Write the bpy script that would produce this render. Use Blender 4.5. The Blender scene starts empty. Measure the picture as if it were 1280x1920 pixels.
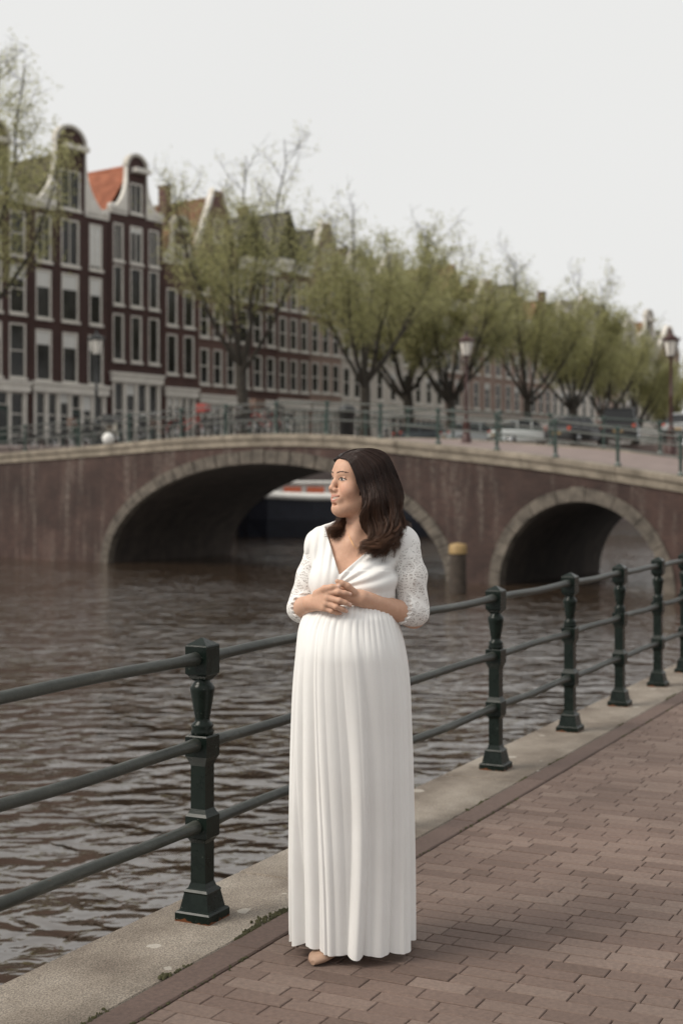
import bpy, math, random
import numpy as np
from mathutils import Vector, Matrix
R = math.radians
SC = bpy.context.scene
COL = SC.collection

# ------------------------------------------------------------------ camera
EYE = 1.53; FPX = 2667.0; HOR = 915.0
cam = bpy.data.cameras.new('camera')
camo = bpy.data.objects.new('camera', cam); COL.objects.link(camo)
camo.location = (0, 0, EYE); camo.rotation_euler = (R(90), 0, 0)
cam.sensor_fit = 'VERTICAL'; cam.sensor_height = 36.0; cam.lens = 50.0
cam.shift_y = -(960 - HOR) / 1920.0
cam.clip_start = 0.05; cam.clip_end = 3000
cam.dof.use_dof = True; cam.dof.focus_distance = 4.70; cam.dof.aperture_fstop = 3.0
SC.camera = camo

# ------------------------------------------------------------------ world (overcast) and sun
SUN_EL, SUN_AZ = 44.0, -110.0          # azimuth measured from +Y towards +X
wd = bpy.data.worlds.new('World'); SC.world = wd; wd.use_nodes = True
nt = wd.node_tree; nt.nodes.clear()
n_out = nt.nodes.new('ShaderNodeOutputWorld'); n_bg = nt.nodes.new('ShaderNodeBackground')
n_sky = nt.nodes.new('ShaderNodeTexSky'); n_sky.sky_type = 'NISHITA'; n_sky.sun_disc = False
n_sky.sun_elevation = R(SUN_EL); n_sky.sun_rotation = R(SUN_AZ); n_sky.dust_density = 4.0
n_hs = nt.nodes.new('ShaderNodeHueSaturation'); n_hs.inputs['Saturation'].default_value = 0.12; n_hs.inputs['Value'].default_value = 0.6
n_tc = nt.nodes.new('ShaderNodeTexCoord')
n_no = nt.nodes.new('ShaderNodeTexNoise'); n_no.inputs['Scale'].default_value = 1.3; n_no.inputs['Detail'].default_value = 3
n_rp = nt.nodes.new('ShaderNodeValToRGB')
n_rp.color_ramp.elements[0].position = 0.25; n_rp.color_ramp.elements[0].color = (4.3, 4.3, 4.24, 1)
n_rp.color_ramp.elements[1].position = 0.75; n_rp.color_ramp.elements[1].color = (4.6, 4.6, 4.53, 1)
n_mx = nt.nodes.new('ShaderNodeMix'); n_mx.data_type = 'RGBA'; n_mx.inputs[0].default_value = 0.93
nt.links.new(n_tc.outputs['Generated'], n_no.inputs['Vector'])
nt.links.new(n_no.outputs['Fac'], n_rp.inputs['Fac'])
nt.links.new(n_sky.outputs[0], n_hs.inputs['Color'])
nt.links.new(n_hs.outputs[0], n_mx.inputs[6]); nt.links.new(n_rp.outputs[0], n_mx.inputs[7])
nt.links.new(n_mx.outputs[2], n_bg.inputs['Color']); n_bg.inputs['Strength'].default_value = 0.1
nt.links.new(n_bg.outputs[0], n_out.inputs['Surface'])

sl = bpy.data.lights.new('sun', 'SUN'); sl.energy = 1.5; sl.angle = R(28); sl.color = (1.0, 0.93, 0.83)
so = bpy.data.objects.new('sun', sl); COL.objects.link(so)
_d = Vector((math.sin(R(SUN_AZ)) * math.cos(R(SUN_EL)), math.cos(R(SUN_AZ)) * math.cos(R(SUN_EL)), math.sin(R(SUN_EL))))
so.rotation_euler = _d.to_track_quat('Z', 'Y').to_euler(); so.location = (-20, 10, 30)
SC.view_settings.view_transform = 'Standard'; SC.view_settings.look = 'None'
SC.view_settings.exposure = 0.93; SC.view_settings.gamma = 1.0
SC.cycles.use_denoising = True
SC.cycles.max_bounces = 6; SC.cycles.transparent_max_bounces = 12

def W(px, py, Y):                      # point of the place seen at a pixel, at depth Y
    return Vector(((px - 640) / FPX * Y, Y, EYE - (py - HOR) / FPX * Y))

# ------------------------------------------------------------------ materials
def new_mat(name):
    m = bpy.data.materials.new(name); m.use_nodes = True
    return m, m.node_tree, m.node_tree.nodes['Principled BSDF']
def ramp(t, stops):
    r = t.nodes.new('ShaderNodeValToRGB'); e = r.color_ramp.elements
    while len(e) > 1: e.remove(e[-1])
    e[0].position = stops[0][0]; c = stops[0][1]; e[0].color = (*c, 1) if len(c) == 3 else c
    for p, c in stops[1:]:
        x = e.new(p); x.color = (*c, 1) if len(c) == 3 else c
    return r
def noise(t, scale, detail=4, rough=.55, vec=None):
    n = t.nodes.new('ShaderNodeTexNoise'); n.inputs['Scale'].default_value = scale
    n.inputs['Detail'].default_value = detail; n.inputs['Roughness'].default_value = rough
    if vec: t.links.new(vec, n.inputs['Vector'])
    return n
def coord(t, kind='Object', sc=None):
    c = t.nodes.new('ShaderNodeTexCoord')
    if sc is None: return c.outputs[kind]
    mp = t.nodes.new('ShaderNodeMapping'); mp.inputs['Scale'].default_value = sc
    t.links.new(c.outputs[kind], mp.inputs['Vector']); return mp.outputs[0]
def mixc(t, f, a, b, mode='MIX'):
    m = t.nodes.new('ShaderNodeMix'); m.data_type = 'RGBA'; m.blend_type = mode
    for s, v in ((0, f), (6, a), (7, b)):
        if isinstance(v, (int, float)): m.inputs[s].default_value = v
        elif isinstance(v, tuple): m.inputs[s].default_value = (*v, 1)
        else: t.links.new(v, m.inputs[s])
    return m.outputs[2]
def bump(t, p, h, strength=.3, dist=.01):
    b = t.nodes.new('ShaderNodeBump'); b.inputs['Strength'].default_value = strength; b.inputs['Distance'].default_value = dist
    t.links.new(h, b.inputs['Height']); t.links.new(b.outputs[0], p.inputs['Normal']); return b
def math_n(t, op, a, b=None):
    m = t.nodes.new('ShaderNodeMath'); m.operation = op
    for i, v in enumerate((a, b)):
        if v is None: continue
        if isinstance(v, (int, float)): m.inputs[i].default_value = v
        else: t.links.new(v, m.inputs[i])
    return m.outputs[0]
def pm(name, c, rough=.6, var=.18, scale=3.0, metal=0.0, bmp=0.0, bscale=40.0, spec=.5, tint=None):
    m, t, p = new_mat(name)
    co = coord(t)
    n = noise(t, scale, 5, .6, co)
    a = tuple(x * (1 - var) for x in c); b = tuple(min(1, x * (1 + var)) for x in (tint or c))
    r = ramp(t, [(.3, a), (.7, b)]); t.links.new(n.outputs['Fac'], r.inputs['Fac'])
    t.links.new(r.outputs[0], p.inputs['Base Color'])
    p.inputs['Roughness'].default_value = rough; p.inputs['Metallic'].default_value = metal
    p.inputs['Specular IOR Level'].default_value = spec
    if bmp:
        bn = noise(t, bscale, 4, .6, co); bump(t, p, bn.outputs['Fac'], bmp, .01)
    return m
M = {}
M['post_paint'] = None
def mk_paint():
    m, t, p = new_mat('post_paint'); co = coord(t)
    n = noise(t, 14, 5, .6, co)
    r = ramp(t, [(.3, (.004, .0075, .0058)), (.72, (.009, .0155, .012))]); t.links.new(n.outputs['Fac'], r.inputs['Fac'])
    # worn specks and rust at the feet
    n2 = noise(t, 60, 3, .5, co); r2 = ramp(t, [(.71, (0, 0, 0)), (.74, (1, 1, 1))]); t.links.new(n2.outputs['Fac'], r2.inputs['Fac'])
    c = mixc(t, r2.outputs[0], r.outputs[0], (.16, .17, .15))
    s = t.nodes.new('ShaderNodeSeparateXYZ'); t.links.new(co, s.inputs[0])
    n3 = noise(t, 22, 4, .6, co)
    f = math_n(t, 'SUBTRACT', math_n(t, 'MULTIPLY', n3.outputs['Fac'], .052), s.outputs['Z'])
    f2 = math_n(t, 'MULTIPLY', math_n(t, 'GREATER_THAN', f, .021), .8)
    c = mixc(t, f2, c, (.16, .055, .022))
    t.links.new(c, p.inputs['Base Color'])
    rr = ramp(t, [(.3, (.22,)*3), (.7, (.36,)*3)]); t.links.new(n.outputs['Fac'], rr.inputs['Fac'])
    t.links.new(rr.outputs[0], p.inputs['Roughness']); p.inputs['Specular IOR Level'].default_value = .2
    n4 = noise(t, 120, 3, .5, co); bump(t, p, n4.outputs['Fac'], .12, .004)
    return m
M['post_paint'] = mk_paint()
def mk_rail():
    m, t, p = new_mat('rail_paint'); co = coord(t)
    n = noise(t, 9, 6, .65, coord(t, 'Object', (.35, 2.2, 2.2)))
    r = ramp(t, [(.3, (.013, .016, .013)), (.55, (.032, .036, .030)), (.8, (.10, .104, .09))]); t.links.new(n.outputs['Fac'], r.inputs['Fac'])
    n2 = noise(t, 55, 3, .5, co); r2 = ramp(t, [(.73, (0, 0, 0)), (.76, (1, 1, 1))]); t.links.new(n2.outputs['Fac'], r2.inputs['Fac'])
    c = mixc(t, r2.outputs[0], r.outputs[0], (.12, .06, .03))
    t.links.new(c, p.inputs['Base Color']); p.inputs['Roughness'].default_value = .42; p.inputs['Specular IOR Level'].default_value = .35
    n4 = noise(t, 28, 5, .65, co); bump(t, p, n4.outputs['Fac'], .45, .006)
    return m
M['rail_paint'] = mk_rail()
def mk_stone():
    m, t, p = new_mat('quay_stone'); co = coord(t, 'Object')
    n = noise(t, 2.2, 6, .6, co)
    r = ramp(t, [(.32, (.130, .102, .079)), (.5, (.235, .198, .160)), (.68, (.33, .29, .243))]); t.links.new(n.outputs['Fac'], r.inputs['Fac'])
    n2 = noise(t, 160, 3, .7, co); r2 = ramp(t, [(.38, (.45,)*3), (.62, (1.25,)*3)]); t.links.new(n2.outputs['Fac'], r2.inputs['Fac'])
    c = mixc(t, 1.0, r.outputs[0], r2.outputs[0], 'MULTIPLY')
    v = t.nodes.new('ShaderNodeTexVoronoi'); v.inputs['Scale'].default_value = 6.5; t.links.new(co, v.inputs['Vector'])
    v.inputs['Randomness'].default_value = 1
    n3 = noise(t, 30, 3, .5, co)
    dd = math_n(t, 'ADD', v.outputs['Distance'], math_n(t, 'MULTIPLY', n3.outputs['Fac'], .12))
    sc = t.nodes.new('ShaderNodeSeparateColor'); t.links.new(v.outputs['Color'], sc.inputs[0])
    thr = math_n(t, 'SUBTRACT', math_n(t, 'MULTIPLY', sc.outputs[0], .62), .31)   # only some cells carry a lichen spot
    thr = math_n(t, 'ADD', thr, 0.02)
    sp = math_n(t, 'MULTIPLY', math_n(t, 'LESS_THAN', dd, thr), .55)
    c = mixc(t, sp, c, (.46, .43, .38))
    t.links.new(c, p.inputs['Base Color']); p.inputs['Roughness'].default_value = .9
    b = bump(t, p, n2.outputs['Fac'], .5, .006)
    return m
M['quay_stone'] = mk_stone()
def mk_brick(name, stops, rough=.85, speck=True):
    m, t, p = new_mat(name)
    oi = t.nodes.new('ShaderNodeObjectInfo'); ge = t.nodes.new('ShaderNodeNewGeometry')
    f = math_n(t, 'FRACT', math_n(t, 'ADD', oi.outputs['Random'], ge.outputs['Random Per Island']))
    r = ramp(t, stops); t.links.new(f, r.inputs['Fac'])
    g = ge.outputs['Position']
    n = noise(t, 60, 5, .7, g); r2 = ramp(t, [(.3, (.72,)*3), (.7, (1.22,)*3)]); t.links.new(n.outputs['Fac'], r2.inputs['Fac'])
    c = mixc(t, 1.0, r.outputs[0], r2.outputs[0], 'MULTIPLY')
    nb = noise(t, .9, 3, .5, g); r3 = ramp(t, [(.35, (.86,)*3), (.65, (1.12,)*3)]); t.links.new(nb.outputs['Fac'], r3.inputs['Fac'])
    c = mixc(t, 1.0, c, r3.outputs[0], 'MULTIPLY')
    if speck:
        n2 = noise(t, 38, 2, .5, g); r4 = ramp(t, [(.76, (0, 0, 0)), (.79, (1, 1, 1))]); t.links.new(n2.outputs['Fac'], r4.inputs['Fac'])
        c = mixc(t, math_n(t, 'MULTIPLY', r4.outputs[0], .35), c, (.42, .38, .34))
    t.links.new(c, p.inputs['Base Color']); p.inputs['Roughness'].default_value = rough
    n5 = noise(t, 230, 3, .6, g); bump(t, p, n5.outputs['Fac'], .35, .004)
    return m
M['paver'] = mk_brick('paver', [(0, (.112, .074, .058)), (.12, (.138, .093, .075)), (.5, (.150, .103, .083)), (.85, (.172, .122, .099)), (1, (.19, .138, .113))])
M['edging'] = mk_brick('edging', [(0, (.10, .066, .054)), (1, (.13, .088, .072))])
M['joint'] = pm('joint_sand', (.062, .047, .038), .95, .35, 18, bmp=.6, bscale=150)
def mk_moss():
    m, t, p = new_mat('moss'); n = noise(t, 30, 3, .6, coord(t))
    r = ramp(t, [(.3, (.040, .038, .018)), (.7, (.085, .082, .036))]); t.links.new(n.outputs['Fac'], r.inputs['Fac'])
    t.links.new(r.outputs[0], p.inputs['Base Color']); p.inputs['Roughness'].default_value = .95
    return m
M['moss'] = mk_moss()
def mk_water():
    m, t, p = new_mat('canal_water')
    p.inputs['Base Color'].default_value = (.042, .028, .018, 1); p.inputs['Roughness'].default_value = .03
    p.inputs['IOR'].default_value = 2.6
    c1 = coord(t, 'Object', (.85, 1.15, 1)); c2 = coord(t, 'Object', (1, 1.2, 1))
    a = noise(t, 1.9, 1.2, .45, c1); a.inputs['Distortion'].default_value = .8
    b = noise(t, 5.5, 2, .5, c2); b.inputs['Distortion'].default_value = .4
    c = noise(t, .28, 2, .5, c2)
    h = math_n(t, 'ADD', math_n(t, 'MULTIPLY', a.outputs['Fac'], 1.0), math_n(t, 'MULTIPLY', b.outputs['Fac'], .19))
    am = ramp(t, [(.3, (.45,)*3), (.65, (1.0,)*3)]); t.links.new(c.outputs['Fac'], am.inputs['Fac'])
    h = math_n(t, 'MULTIPLY', h, am.outputs[0])
    bump(t, p, h, 1.0, .18)
    return m
M['water'] = mk_water()
def mk_bridge():
    m, t, p = new_mat('bridge_brick'); co = coord(t)
    n = noise(t, 1.1, 5, .6, co)
    r = ramp(t, [(.3, (.029, .0165, .0140)), (.55, (.049, .028, .0235)), (.75, (.072, .045, .038))]); t.links.new(n.outputs['Fac'], r.inputs['Fac'])
    br = t.nodes.new('ShaderNodeTexBrick'); cb = coord(t, 'Object', (1, 1, 1))
    sw = t.nodes.new('ShaderNodeSeparateXYZ'); t.links.new(cb, sw.inputs[0]); cm = t.nodes.new('ShaderNodeCombineXYZ')
    t.links.new(sw.outputs['X'], cm.inputs['X']); t.links.new(sw.outputs['Z'], cm.inputs['Y']); t.links.new(cm.outputs[0], br.inputs['Vector'])
    br.inputs['Scale'].default_value = 1; br.inputs['Brick Width'].default_value = .22; br.inputs['Row Height'].default_value = .07
    br.inputs['Mortar Size'].default_value = .008; br.inputs['Color1'].default_value = (.8, .8, .8, 1); br.inputs['Color2'].default_value = (1.2, 1.15, 1.1, 1)
    br.inputs['Mortar'].default_value = (1.5, 1.5, 1.45, 1)
    nl_ = noise(t, .22, 3, .5, co); rl_ = ramp(t, [(.35, (.62,)*3), (.65, (1.12,)*3)]); t.links.new(nl_.outputs['Fac'], rl_.inputs['Fac'])
    c = mixc(t, 1.0, r.outputs[0], br.outputs['Color'], 'MULTIPLY'); c = mixc(t, 1.0, c, rl_.outputs[0], 'MULTIPLY')
    # lime streaks washed down from the coping
    cs = coord(t, 'Object', (1.5, 1.5, .16)); ns = noise(t, 1.3, 6, .65, cs)
    r2 = ramp(t, [(.50, (0, 0, 0)), (.70, (1, 1, 1))]); t.links.new(ns.outputs['Fac'], r2.inputs['Fac'])
    nn = noise(t, 7, 4, .6, co); r3 = ramp(t, [(.35, (0, 0, 0)), (.65, (1, 1, 1))]); t.links.new(nn.outputs['Fac'], r3.inputs['Fac'])
    f = math_n(t, 'MULTIPLY', math_n(t, 'MULTIPLY', r2.outputs[0], r3.outputs[0]), .5)
    c = mixc(t, f, c, (.27, .235, .20))
    t.links.new(c, p.inputs['Base Color']); p.inputs['Roughness'].default_value = .9
    bump(t, p, br.outputs['Fac'], -.3, .01)
    return m
M['bridge_brick'] = mk_bridge()
M['arch_stone'] = pm('arch_stone', (.068, .057, .046), .9, .4, 2.5, bmp=.4, bscale=25, tint=(.108, .092, .075))
M['coping'] = pm('coping_stone', (.17, .142, .108), .9, .3, 1.8, bmp=.3, bscale=25, tint=(.23, .197, .155))
M['vault'] = pm('vault_brick', (.04, .03, .024), .95, .4, 2)
M['road'] = pm('road_brick', (.20, .155, .14), .9, .15, 1.5, bmp=.2, bscale=12)
M['street'] = pm('street_brick', (.15, .12, .11), .9, .2, .8)
M['leaf'] = None
def mk_leaf():
    m, t, p = new_mat('spring_leaf')
    ge = t.nodes.new('ShaderNodeNewGeometry')
    r = ramp(t, [(0, (.30, .30, .125)), (.5, (.38, .37, .175)), (1, (.46, .445, .24))]); t.links.new(ge.outputs['Random Per Island'], r.inputs['Fac'])
    t.links.new(r.outputs[0], p.inputs['Base Color']); p.inputs['Roughness'].default_value = .7
    tr = t.nodes.new('ShaderNodeBsdfTranslucent'); t.links.new(r.outputs[0], tr.inputs['Color'])
    mx = t.nodes.new('ShaderNodeMixShader'); mx.inputs[0].default_value = .5
    t.links.new(p.outputs[0], mx.inputs[1]); t.links.new(tr.outputs[0], mx.inputs[2])
    t.links.new(mx.outputs[0], t.nodes['Material Output'].inputs['Surface'])
    return m
M['leaf'] = mk_leaf()
M['bark'] = pm('bark', (.040, .034, .027), .95, .35, 4, bmp=.5, bscale=12)
def mk_house_brick(name, c):
    m, t, p = new_mat(name); co = coord(t)
    n = noise(t, .7, 5, .6, co)
    r = ramp(t, [(.3, tuple(x * .8 for x in c)), (.7, tuple(x * 1.2 for x in c))]); t.links.new(n.outputs['Fac'], r.inputs['Fac'])
    sw = t.nodes.new('ShaderNodeSeparateXYZ'); t.links.new(co, sw.inputs[0]); cm = t.nodes.new('ShaderNodeCombineXYZ')
    t.links.new(sw.outputs['X'], cm.inputs['X']); t.links.new(sw.outputs['Z'], cm.inputs['Y'])
    br = t.nodes.new('ShaderNodeTexBrick'); t.links.new(cm.outputs[0], br.inputs['Vector'])
    br.inputs['Scale'].default_value = 1; br.inputs['Brick Width'].default_value = .22; br.inputs['Row Height'].default_value = .07
    br.inputs['Mortar Size'].default_value = .007; br.inputs['Color1'].default_value = (.85,) * 3 + (1,); br.inputs['Color2'].default_value = (1.15,) * 3 + (1,)
    br.inputs['Mortar'].default_value = (1.3,) * 3 + (1,)
    t.links.new(mixc(t, 1.0, r.outputs[0], br.outputs['Color'], 'MULTIPLY'), p.inputs['Base Color'])
    p.inputs['Roughness'].default_value = .9; bump(t, p, br.outputs['Fac'], -.25, .01)
    return m
M['brick_dark'] = mk_house_brick('brick_dark', (.048, .024, .021))
M['brick_brown'] = mk_house_brick('brick_brown', (.066, .034, .029))
M['brick_red'] = mk_house_brick('brick_red', (.105, .060, .050))
M['brick_pale'] = mk_house_brick('brick_pale', (.24, .17, .14))
M['plaster'] = pm('plaster', (.50, .46, .41), .85, .1, 1)
M['trim'] = pm('white_trim', (.62, .59, .54), .6, .12, 2)
M['trim_grey'] = pm('weathered_trim', (.46, .43, .38), .7, .2, 2)
M['blind'] = pm('white_blind', (.60, .60, .58), .8, .06, 3)
def mk_glass():
    m, t, p = new_mat('window_glass'); n = noise(t, .8, 3, .5, coord(t))
    r = ramp(t, [(.3, (.012, .012, .011)), (.7, (.045, .044, .040))]); t.links.new(n.outputs['Fac'], r.inputs['Fac'])
    t.links.new(r.outputs[0], p.inputs['Base Color']); p.inputs['Roughness'].default_value = .12; p.inputs['Specular IOR Level'].default_value = .3
    return m
M['glass'] = mk_glass()
M['car_glass'] = pm('car_glass', (.02, .021, .022), .2, .1, 2, spec=.22)
M['tile_orange'] = pm('orange_tile', (.33, .115, .062), .85, .25, 1.2, tint=(.36, .14, .08))
M['tile_brown'] = pm('brown_tile', (.20, .11, .062), .85, .25, 1.0)
M['slate'] = pm('slate_tile', (.085, .078, .070), .8, .25, 1.2)
M['tile_moss'] = pm('mossy_tile', (.10, .085, .058), .9, .3, .8)
M['lamp_red'] = pm('maroon_iron', (.048, .017, .014), .5, .25, 8)
M['iron'] = pm('dark_iron', (.018, .02, .02), .45, .25, 8)
M['lamp_glass'] = pm('frosted_lamp_glass', (.68, .66, .60), .25, .05, 5)
M['green_iron'] = pm('green_iron', (.016, .034, .026), .4, .3, 8)
M['thin_rail'] = pm('grey_rail', (.075, .08, .072), .5, .25, 8)
M['rubber'] = pm('rubber', (.015, .015, .015), .8, .2, 20)
M['chrome'] = pm('bright_metal', (.5, .5, .5), .3, .1, 20, metal=1)
M['red_paint'] = pm('red_paint', (.26, .030, .020), .4, .12, 6)
M['tail_lamp'] = pm('tail_lamp', (.40, .06, .025), .25, .1, 6)
M['white_paint'] = pm('white_paint', (.70, .69, .66), .45, .08, 4)
M['navy'] = pm('navy_paint', (.010, .012, .020), .4, .25, 3)
M['wood_pile'] = pm('wood_pile', (.045, .034, .026), .9, .35, 6, bmp=.5, bscale=18)
M['ochre'] = pm('ochre_cap', (.28, .185, .075), .6, .2, 8)
M['orange_panel'] = pm('orange_panel', (.42, .10, .045), .5, .15, 3)
M['skin_tone'] = None

# ------------------------------------------------------------------ mesh helpers
class MB:
    def __init__(s): s.v = []; s.f = []; s.sm = []
    def add(s, vs, fs, smooth=False):
        o = len(s.v); s.v += [tuple(x) for x in vs]
        s.f += [tuple(i + o for i in f) for f in fs]; s.sm += [smooth] * len(fs); return s
    def box(s, lo, hi, mtx=None):
        (a, b, c), (d, e, f) = lo, hi
        vs = [(a, b, c), (d, b, c), (d, e, c), (a, e, c), (a, b, f), (d, b, f), (d, e, f), (a, e, f)]
        if mtx is not None: vs = [mtx @ Vector(x) for x in vs]
        return s.add(vs, [(0, 3, 2, 1), (4, 5, 6, 7), (0, 1, 5, 4), (1, 2, 6, 5), (2, 3, 7, 6), (3, 0, 4, 7)])
    def cbox(s, lo, hi, ch=.01, mtx=None):       # box with chamfered vertical and top edges
        (a, b, c), (d, e, f) = lo, hi
        def ring(x0, y0, x1, y1, k, z): return [(x0 + k, y0, z), (x1 - k, y0, z), (x1, y0 + k, z), (x1, y1 - k, z), (x1 - k, y1, z), (x0 + k, y1, z), (x0, y1 - k, z), (x0, y0 + k, z)]
        rs = [ring(a + ch, b + ch, d - ch, e - ch, ch * .6, c), ring(a, b, d, e, ch, c + ch), ring(a, b, d, e, ch, f - ch), ring(a + ch, b + ch, d - ch, e - ch, ch * .6, f)]
        if mtx is not None: rs = [[mtx @ Vector(x) for x in r] for r in rs]
        return s.loft(rs, cap=True)
    def loft(s, rings, cap=True, closed=True, smooth=False):
        n = len(rings[0]); vs = [p for r in rings for p in r]; fs = []
        for i in range(len(rings) - 1):
            for j in range(n if closed else n - 1):
                k = (j + 1) % n
                fs.append((i * n + j, i * n + k, (i + 1) * n + k, (i + 1) * n + j))
        s.add(vs, fs, smooth)
        if cap:
            s.add(rings[0][::-1], [tuple(range(n))]); s.add(rings[-1], [tuple(range(n))])
        return s
    def tube(s, path, rad, n=8, cap=True, smooth=True, up=None):
        P = [Vector(p) for p in path]; rings = []
        if isinstance(rad, (int, float)): rad = [rad] * len(P)
        u = None
        for i, p in enumerate(P):
            t = (P[min(i + 1, len(P) - 1)] - P[max(i - 1, 0)])
            if t.length < 1e-9: t = Vector((0, 0, 1))
            t.normalize()
            if u is None:
                a = Vector((0, 0, 1)) if abs(t.z) < .9 else Vector((1, 0, 0))
                u = (a - t * a.dot(t)).normalized()
            else:
                u = u - t * u.dot(t)
                u = u.normalized() if u.length > 1e-6 else t.orthogonal().normalized()
            w = t.cross(u)
            rings.append([p + (u * math.cos(2 * math.pi * k / n) + w * math.sin(2 * math.pi * k / n)) * rad[i] for k in range(n)])
        return s.loft(rings, cap, True, smooth)
    def lathe(s, prof, n=16, c=(0, 0, 0), smooth=True, rot=0.0, square=False, cap=True):
        k = math.sqrt(2) if square else 1
        n = 4 if square else n; rot = math.pi / 4 + rot if square else rot
        rings = [[(c[0] + r * k * math.cos(rot + 2 * math.pi * j / n), c[1] + r * k * math.sin(rot + 2 * math.pi * j / n), c[2] + z) for j in range(n)] for r, z in prof]
        return s.loft(rings, cap, True, smooth and not square)
    def prism(s, poly, a, b):                   # polygon in x,z extruded along y from a to b
        n = len(poly)
        vs = [(x, a, z) for x, z in poly] + [(x, b, z) for x, z in poly]
        fs = [tuple(range(n)), tuple(range(2 * n - 1, n - 1, -1))] + [(i, i + n, (i + 1) % n + n, (i + 1) % n) for i in range(n)]
        return s.add(vs, fs)
    def mesh(s, name):
        me = bpy.data.meshes.new(name); me.from_pydata(s.v, [], s.f)
        me.polygons.foreach_set('use_smooth', s.sm); me.update(); return me
    def build(s, name, mat, parent=None, loc=None):
        return link(name, s.mesh(name), mat, parent, loc)
def link(name, me, mat=None, parent=None, loc=None, rz=None):
    o = bpy.data.objects.new(name, me); COL.objects.link(o)
    if mat is not None and me is not None and not me.materials: me.materials.append(M[mat] if isinstance(mat, str) else mat)
    if parent is not None: o.parent = parent
    if loc is not None: o.location = loc
    if rz is not None: o.rotation_euler = (0, 0, rz)
    return o
def tag(o, label=None, cat=None, group=None, kind=None):
    if label: o['label'] = label
    if cat: o['category'] = cat
    if group: o['group'] = group
    if kind: o['kind'] = kind
    return o
def empty(name, loc=(0, 0, 0), rz=0.0):
    o = bpy.data.objects.new(name, None); COL.objects.link(o); o.location = loc; o.rotation_euler = (0, 0, rz); o.empty_display_size = .1
    return o
def copy_tree(o, parent=None):
    c = o.copy(); COL.objects.link(c); c.parent = parent
    for ch in list(o.children): copy_tree(ch, c)
    return c
def fix_normals(me):
    import bmesh
    b = bmesh.new(); b.from_mesh(me); bmesh.ops.recalc_face_normals(b, faces=b.faces); b.to_mesh(me); b.free()

# ------------------------------------------------------------------ water
WZ = -1.2
w = MB(); w.add([(-260, -30, WZ), (320, -30, WZ), (320, 420, WZ), (-260, 420, WZ)], [(0, 1, 2, 3)])
tag(w.build('water', 'water'), kind='structure')

# ------------------------------------------------------------------ quay (local frame: x = along the quay, y = -inland)
DU = Vector((.4436, .8962, 0)).normalized(); DN = Vector((DU.y, -DU.x, 0))
QROT = math.atan2(DU.y, DU.x)
def Q(u, n, z=0.0): return DU * u + DN * n + Vector((0, 0, z))
N_W, N_S, N_E = -2.89, -2.456, -2.333
# quay wall with coping stones
qw = empty('quay_wall', Q(0, 0), QROT)
tag(qw, 'quay wall edged with pale worn stone slabs carrying the green railing', 'wall')
# local coordinates of the empty: x=u, y=-n
mb = MB(); mb.box((-6, -N_S - .02, -3.0), (46, -N_W - .03, -.26)); mb.build('wall_face', 'bridge_brick', qw)
rnd = random.Random(3)
u = -4.1
while u < 40:
    L = 1.9 + rnd.uniform(-.25, .25)
    mb = MB(); mb.cbox((u + .004, -N_S + .003, -.255), (u + L - .004, -N_W, rnd.uniform(-.002, .002)), .008)
    mb.build('coping_stone', 'quay_stone', qw); u += L
# pavement bed
pv = MB()
pv.add([Q(-6, N_S + .003, -.007), Q(46, N_S + .003, -.007), Q(46, 14, -.007), Q(-6, 14, -.007)], [(3, 2, 1, 0)])
pavement = tag(pv.build('pavement', 'joint'), kind='structure')
fix_normals(pavement.data)
# edging strip
u = -4.0
while u < 36:
    L = 1.0 + rnd.uniform(-.03, .03)
    mb = MB(); mb.cbox((u + .0015, -N_E + .002, -.12), (u + L - .0015, -N_S - .003, .004 + rnd.uniform(-.001, .001)), .005)
    o = mb.build('edging_stone', 'edging', pavement); o.rotation_euler = (0, 0, QROT); u += L
# pavers: rows run across, stacked along the quay
BL, BW = .193, .084
def paver(L, Wd, top=0.0):
    c = .0025; x = L / 2 - .0015; y = Wd / 2 - .0026
    r0 = [(-x, -y, -.05), (x, -y, -.05), (x, y, -.05), (-x, y, -.05)]
    r1 = [(a, b, -c) for a, b, _ in r0]
    r2 = [(-x + c, -y + c, 0), (x - c, -y + c, 0), (x - c, y - c, 0), (-x + c, y - c, 0)]
    return r0 + r1 + r2, [(i, (i + 1) % 4, 4 + (i + 1) % 4, 4 + i) for i in range(4)] + [(4 + i, 4 + (i + 1) % 4, 8 + (i + 1) % 4, 8 + i) for i in range(4)] + [(8, 9, 10, 11)]
items = []
rnd = random.Random(11)
row = 0; u = 1.2
while u < 26:
    n = N_E + .004; first = True
    off = [.10, .0, .135, .045, .17, .08][row % 6] + rnd.uniform(-.012, .012)
    while n < 2.6:
        L = BL + rnd.uniform(-.003, .003)
        if first: L = max(.06, off); first = False
        elif rnd.random() < .10: L = BL * .52
        items.append((u + rnd.uniform(-.0015, .0015), n + L / 2, L, rnd.gauss(0, .0006), rnd.gauss(0, .003), rnd.gauss(0, .005)))
        n += L
    u += BW; row += 1
def in_view(u, n):
    p = Q(u, n); 
    if p.y < 1: return None
    x = 640 + p.x / p.y * FPX; y = HOR + EYE / p.y * FPX
    return (0 < x < 1280 and y < 1935), y
scored = []
for it in items:
    r = in_view(it[0], it[1]); scored.append((r[1] if (r and r[0]) else -1, it))
scored.sort(key=lambda a: -a[0])
pm_cache = {}
restmb = MB()
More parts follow.
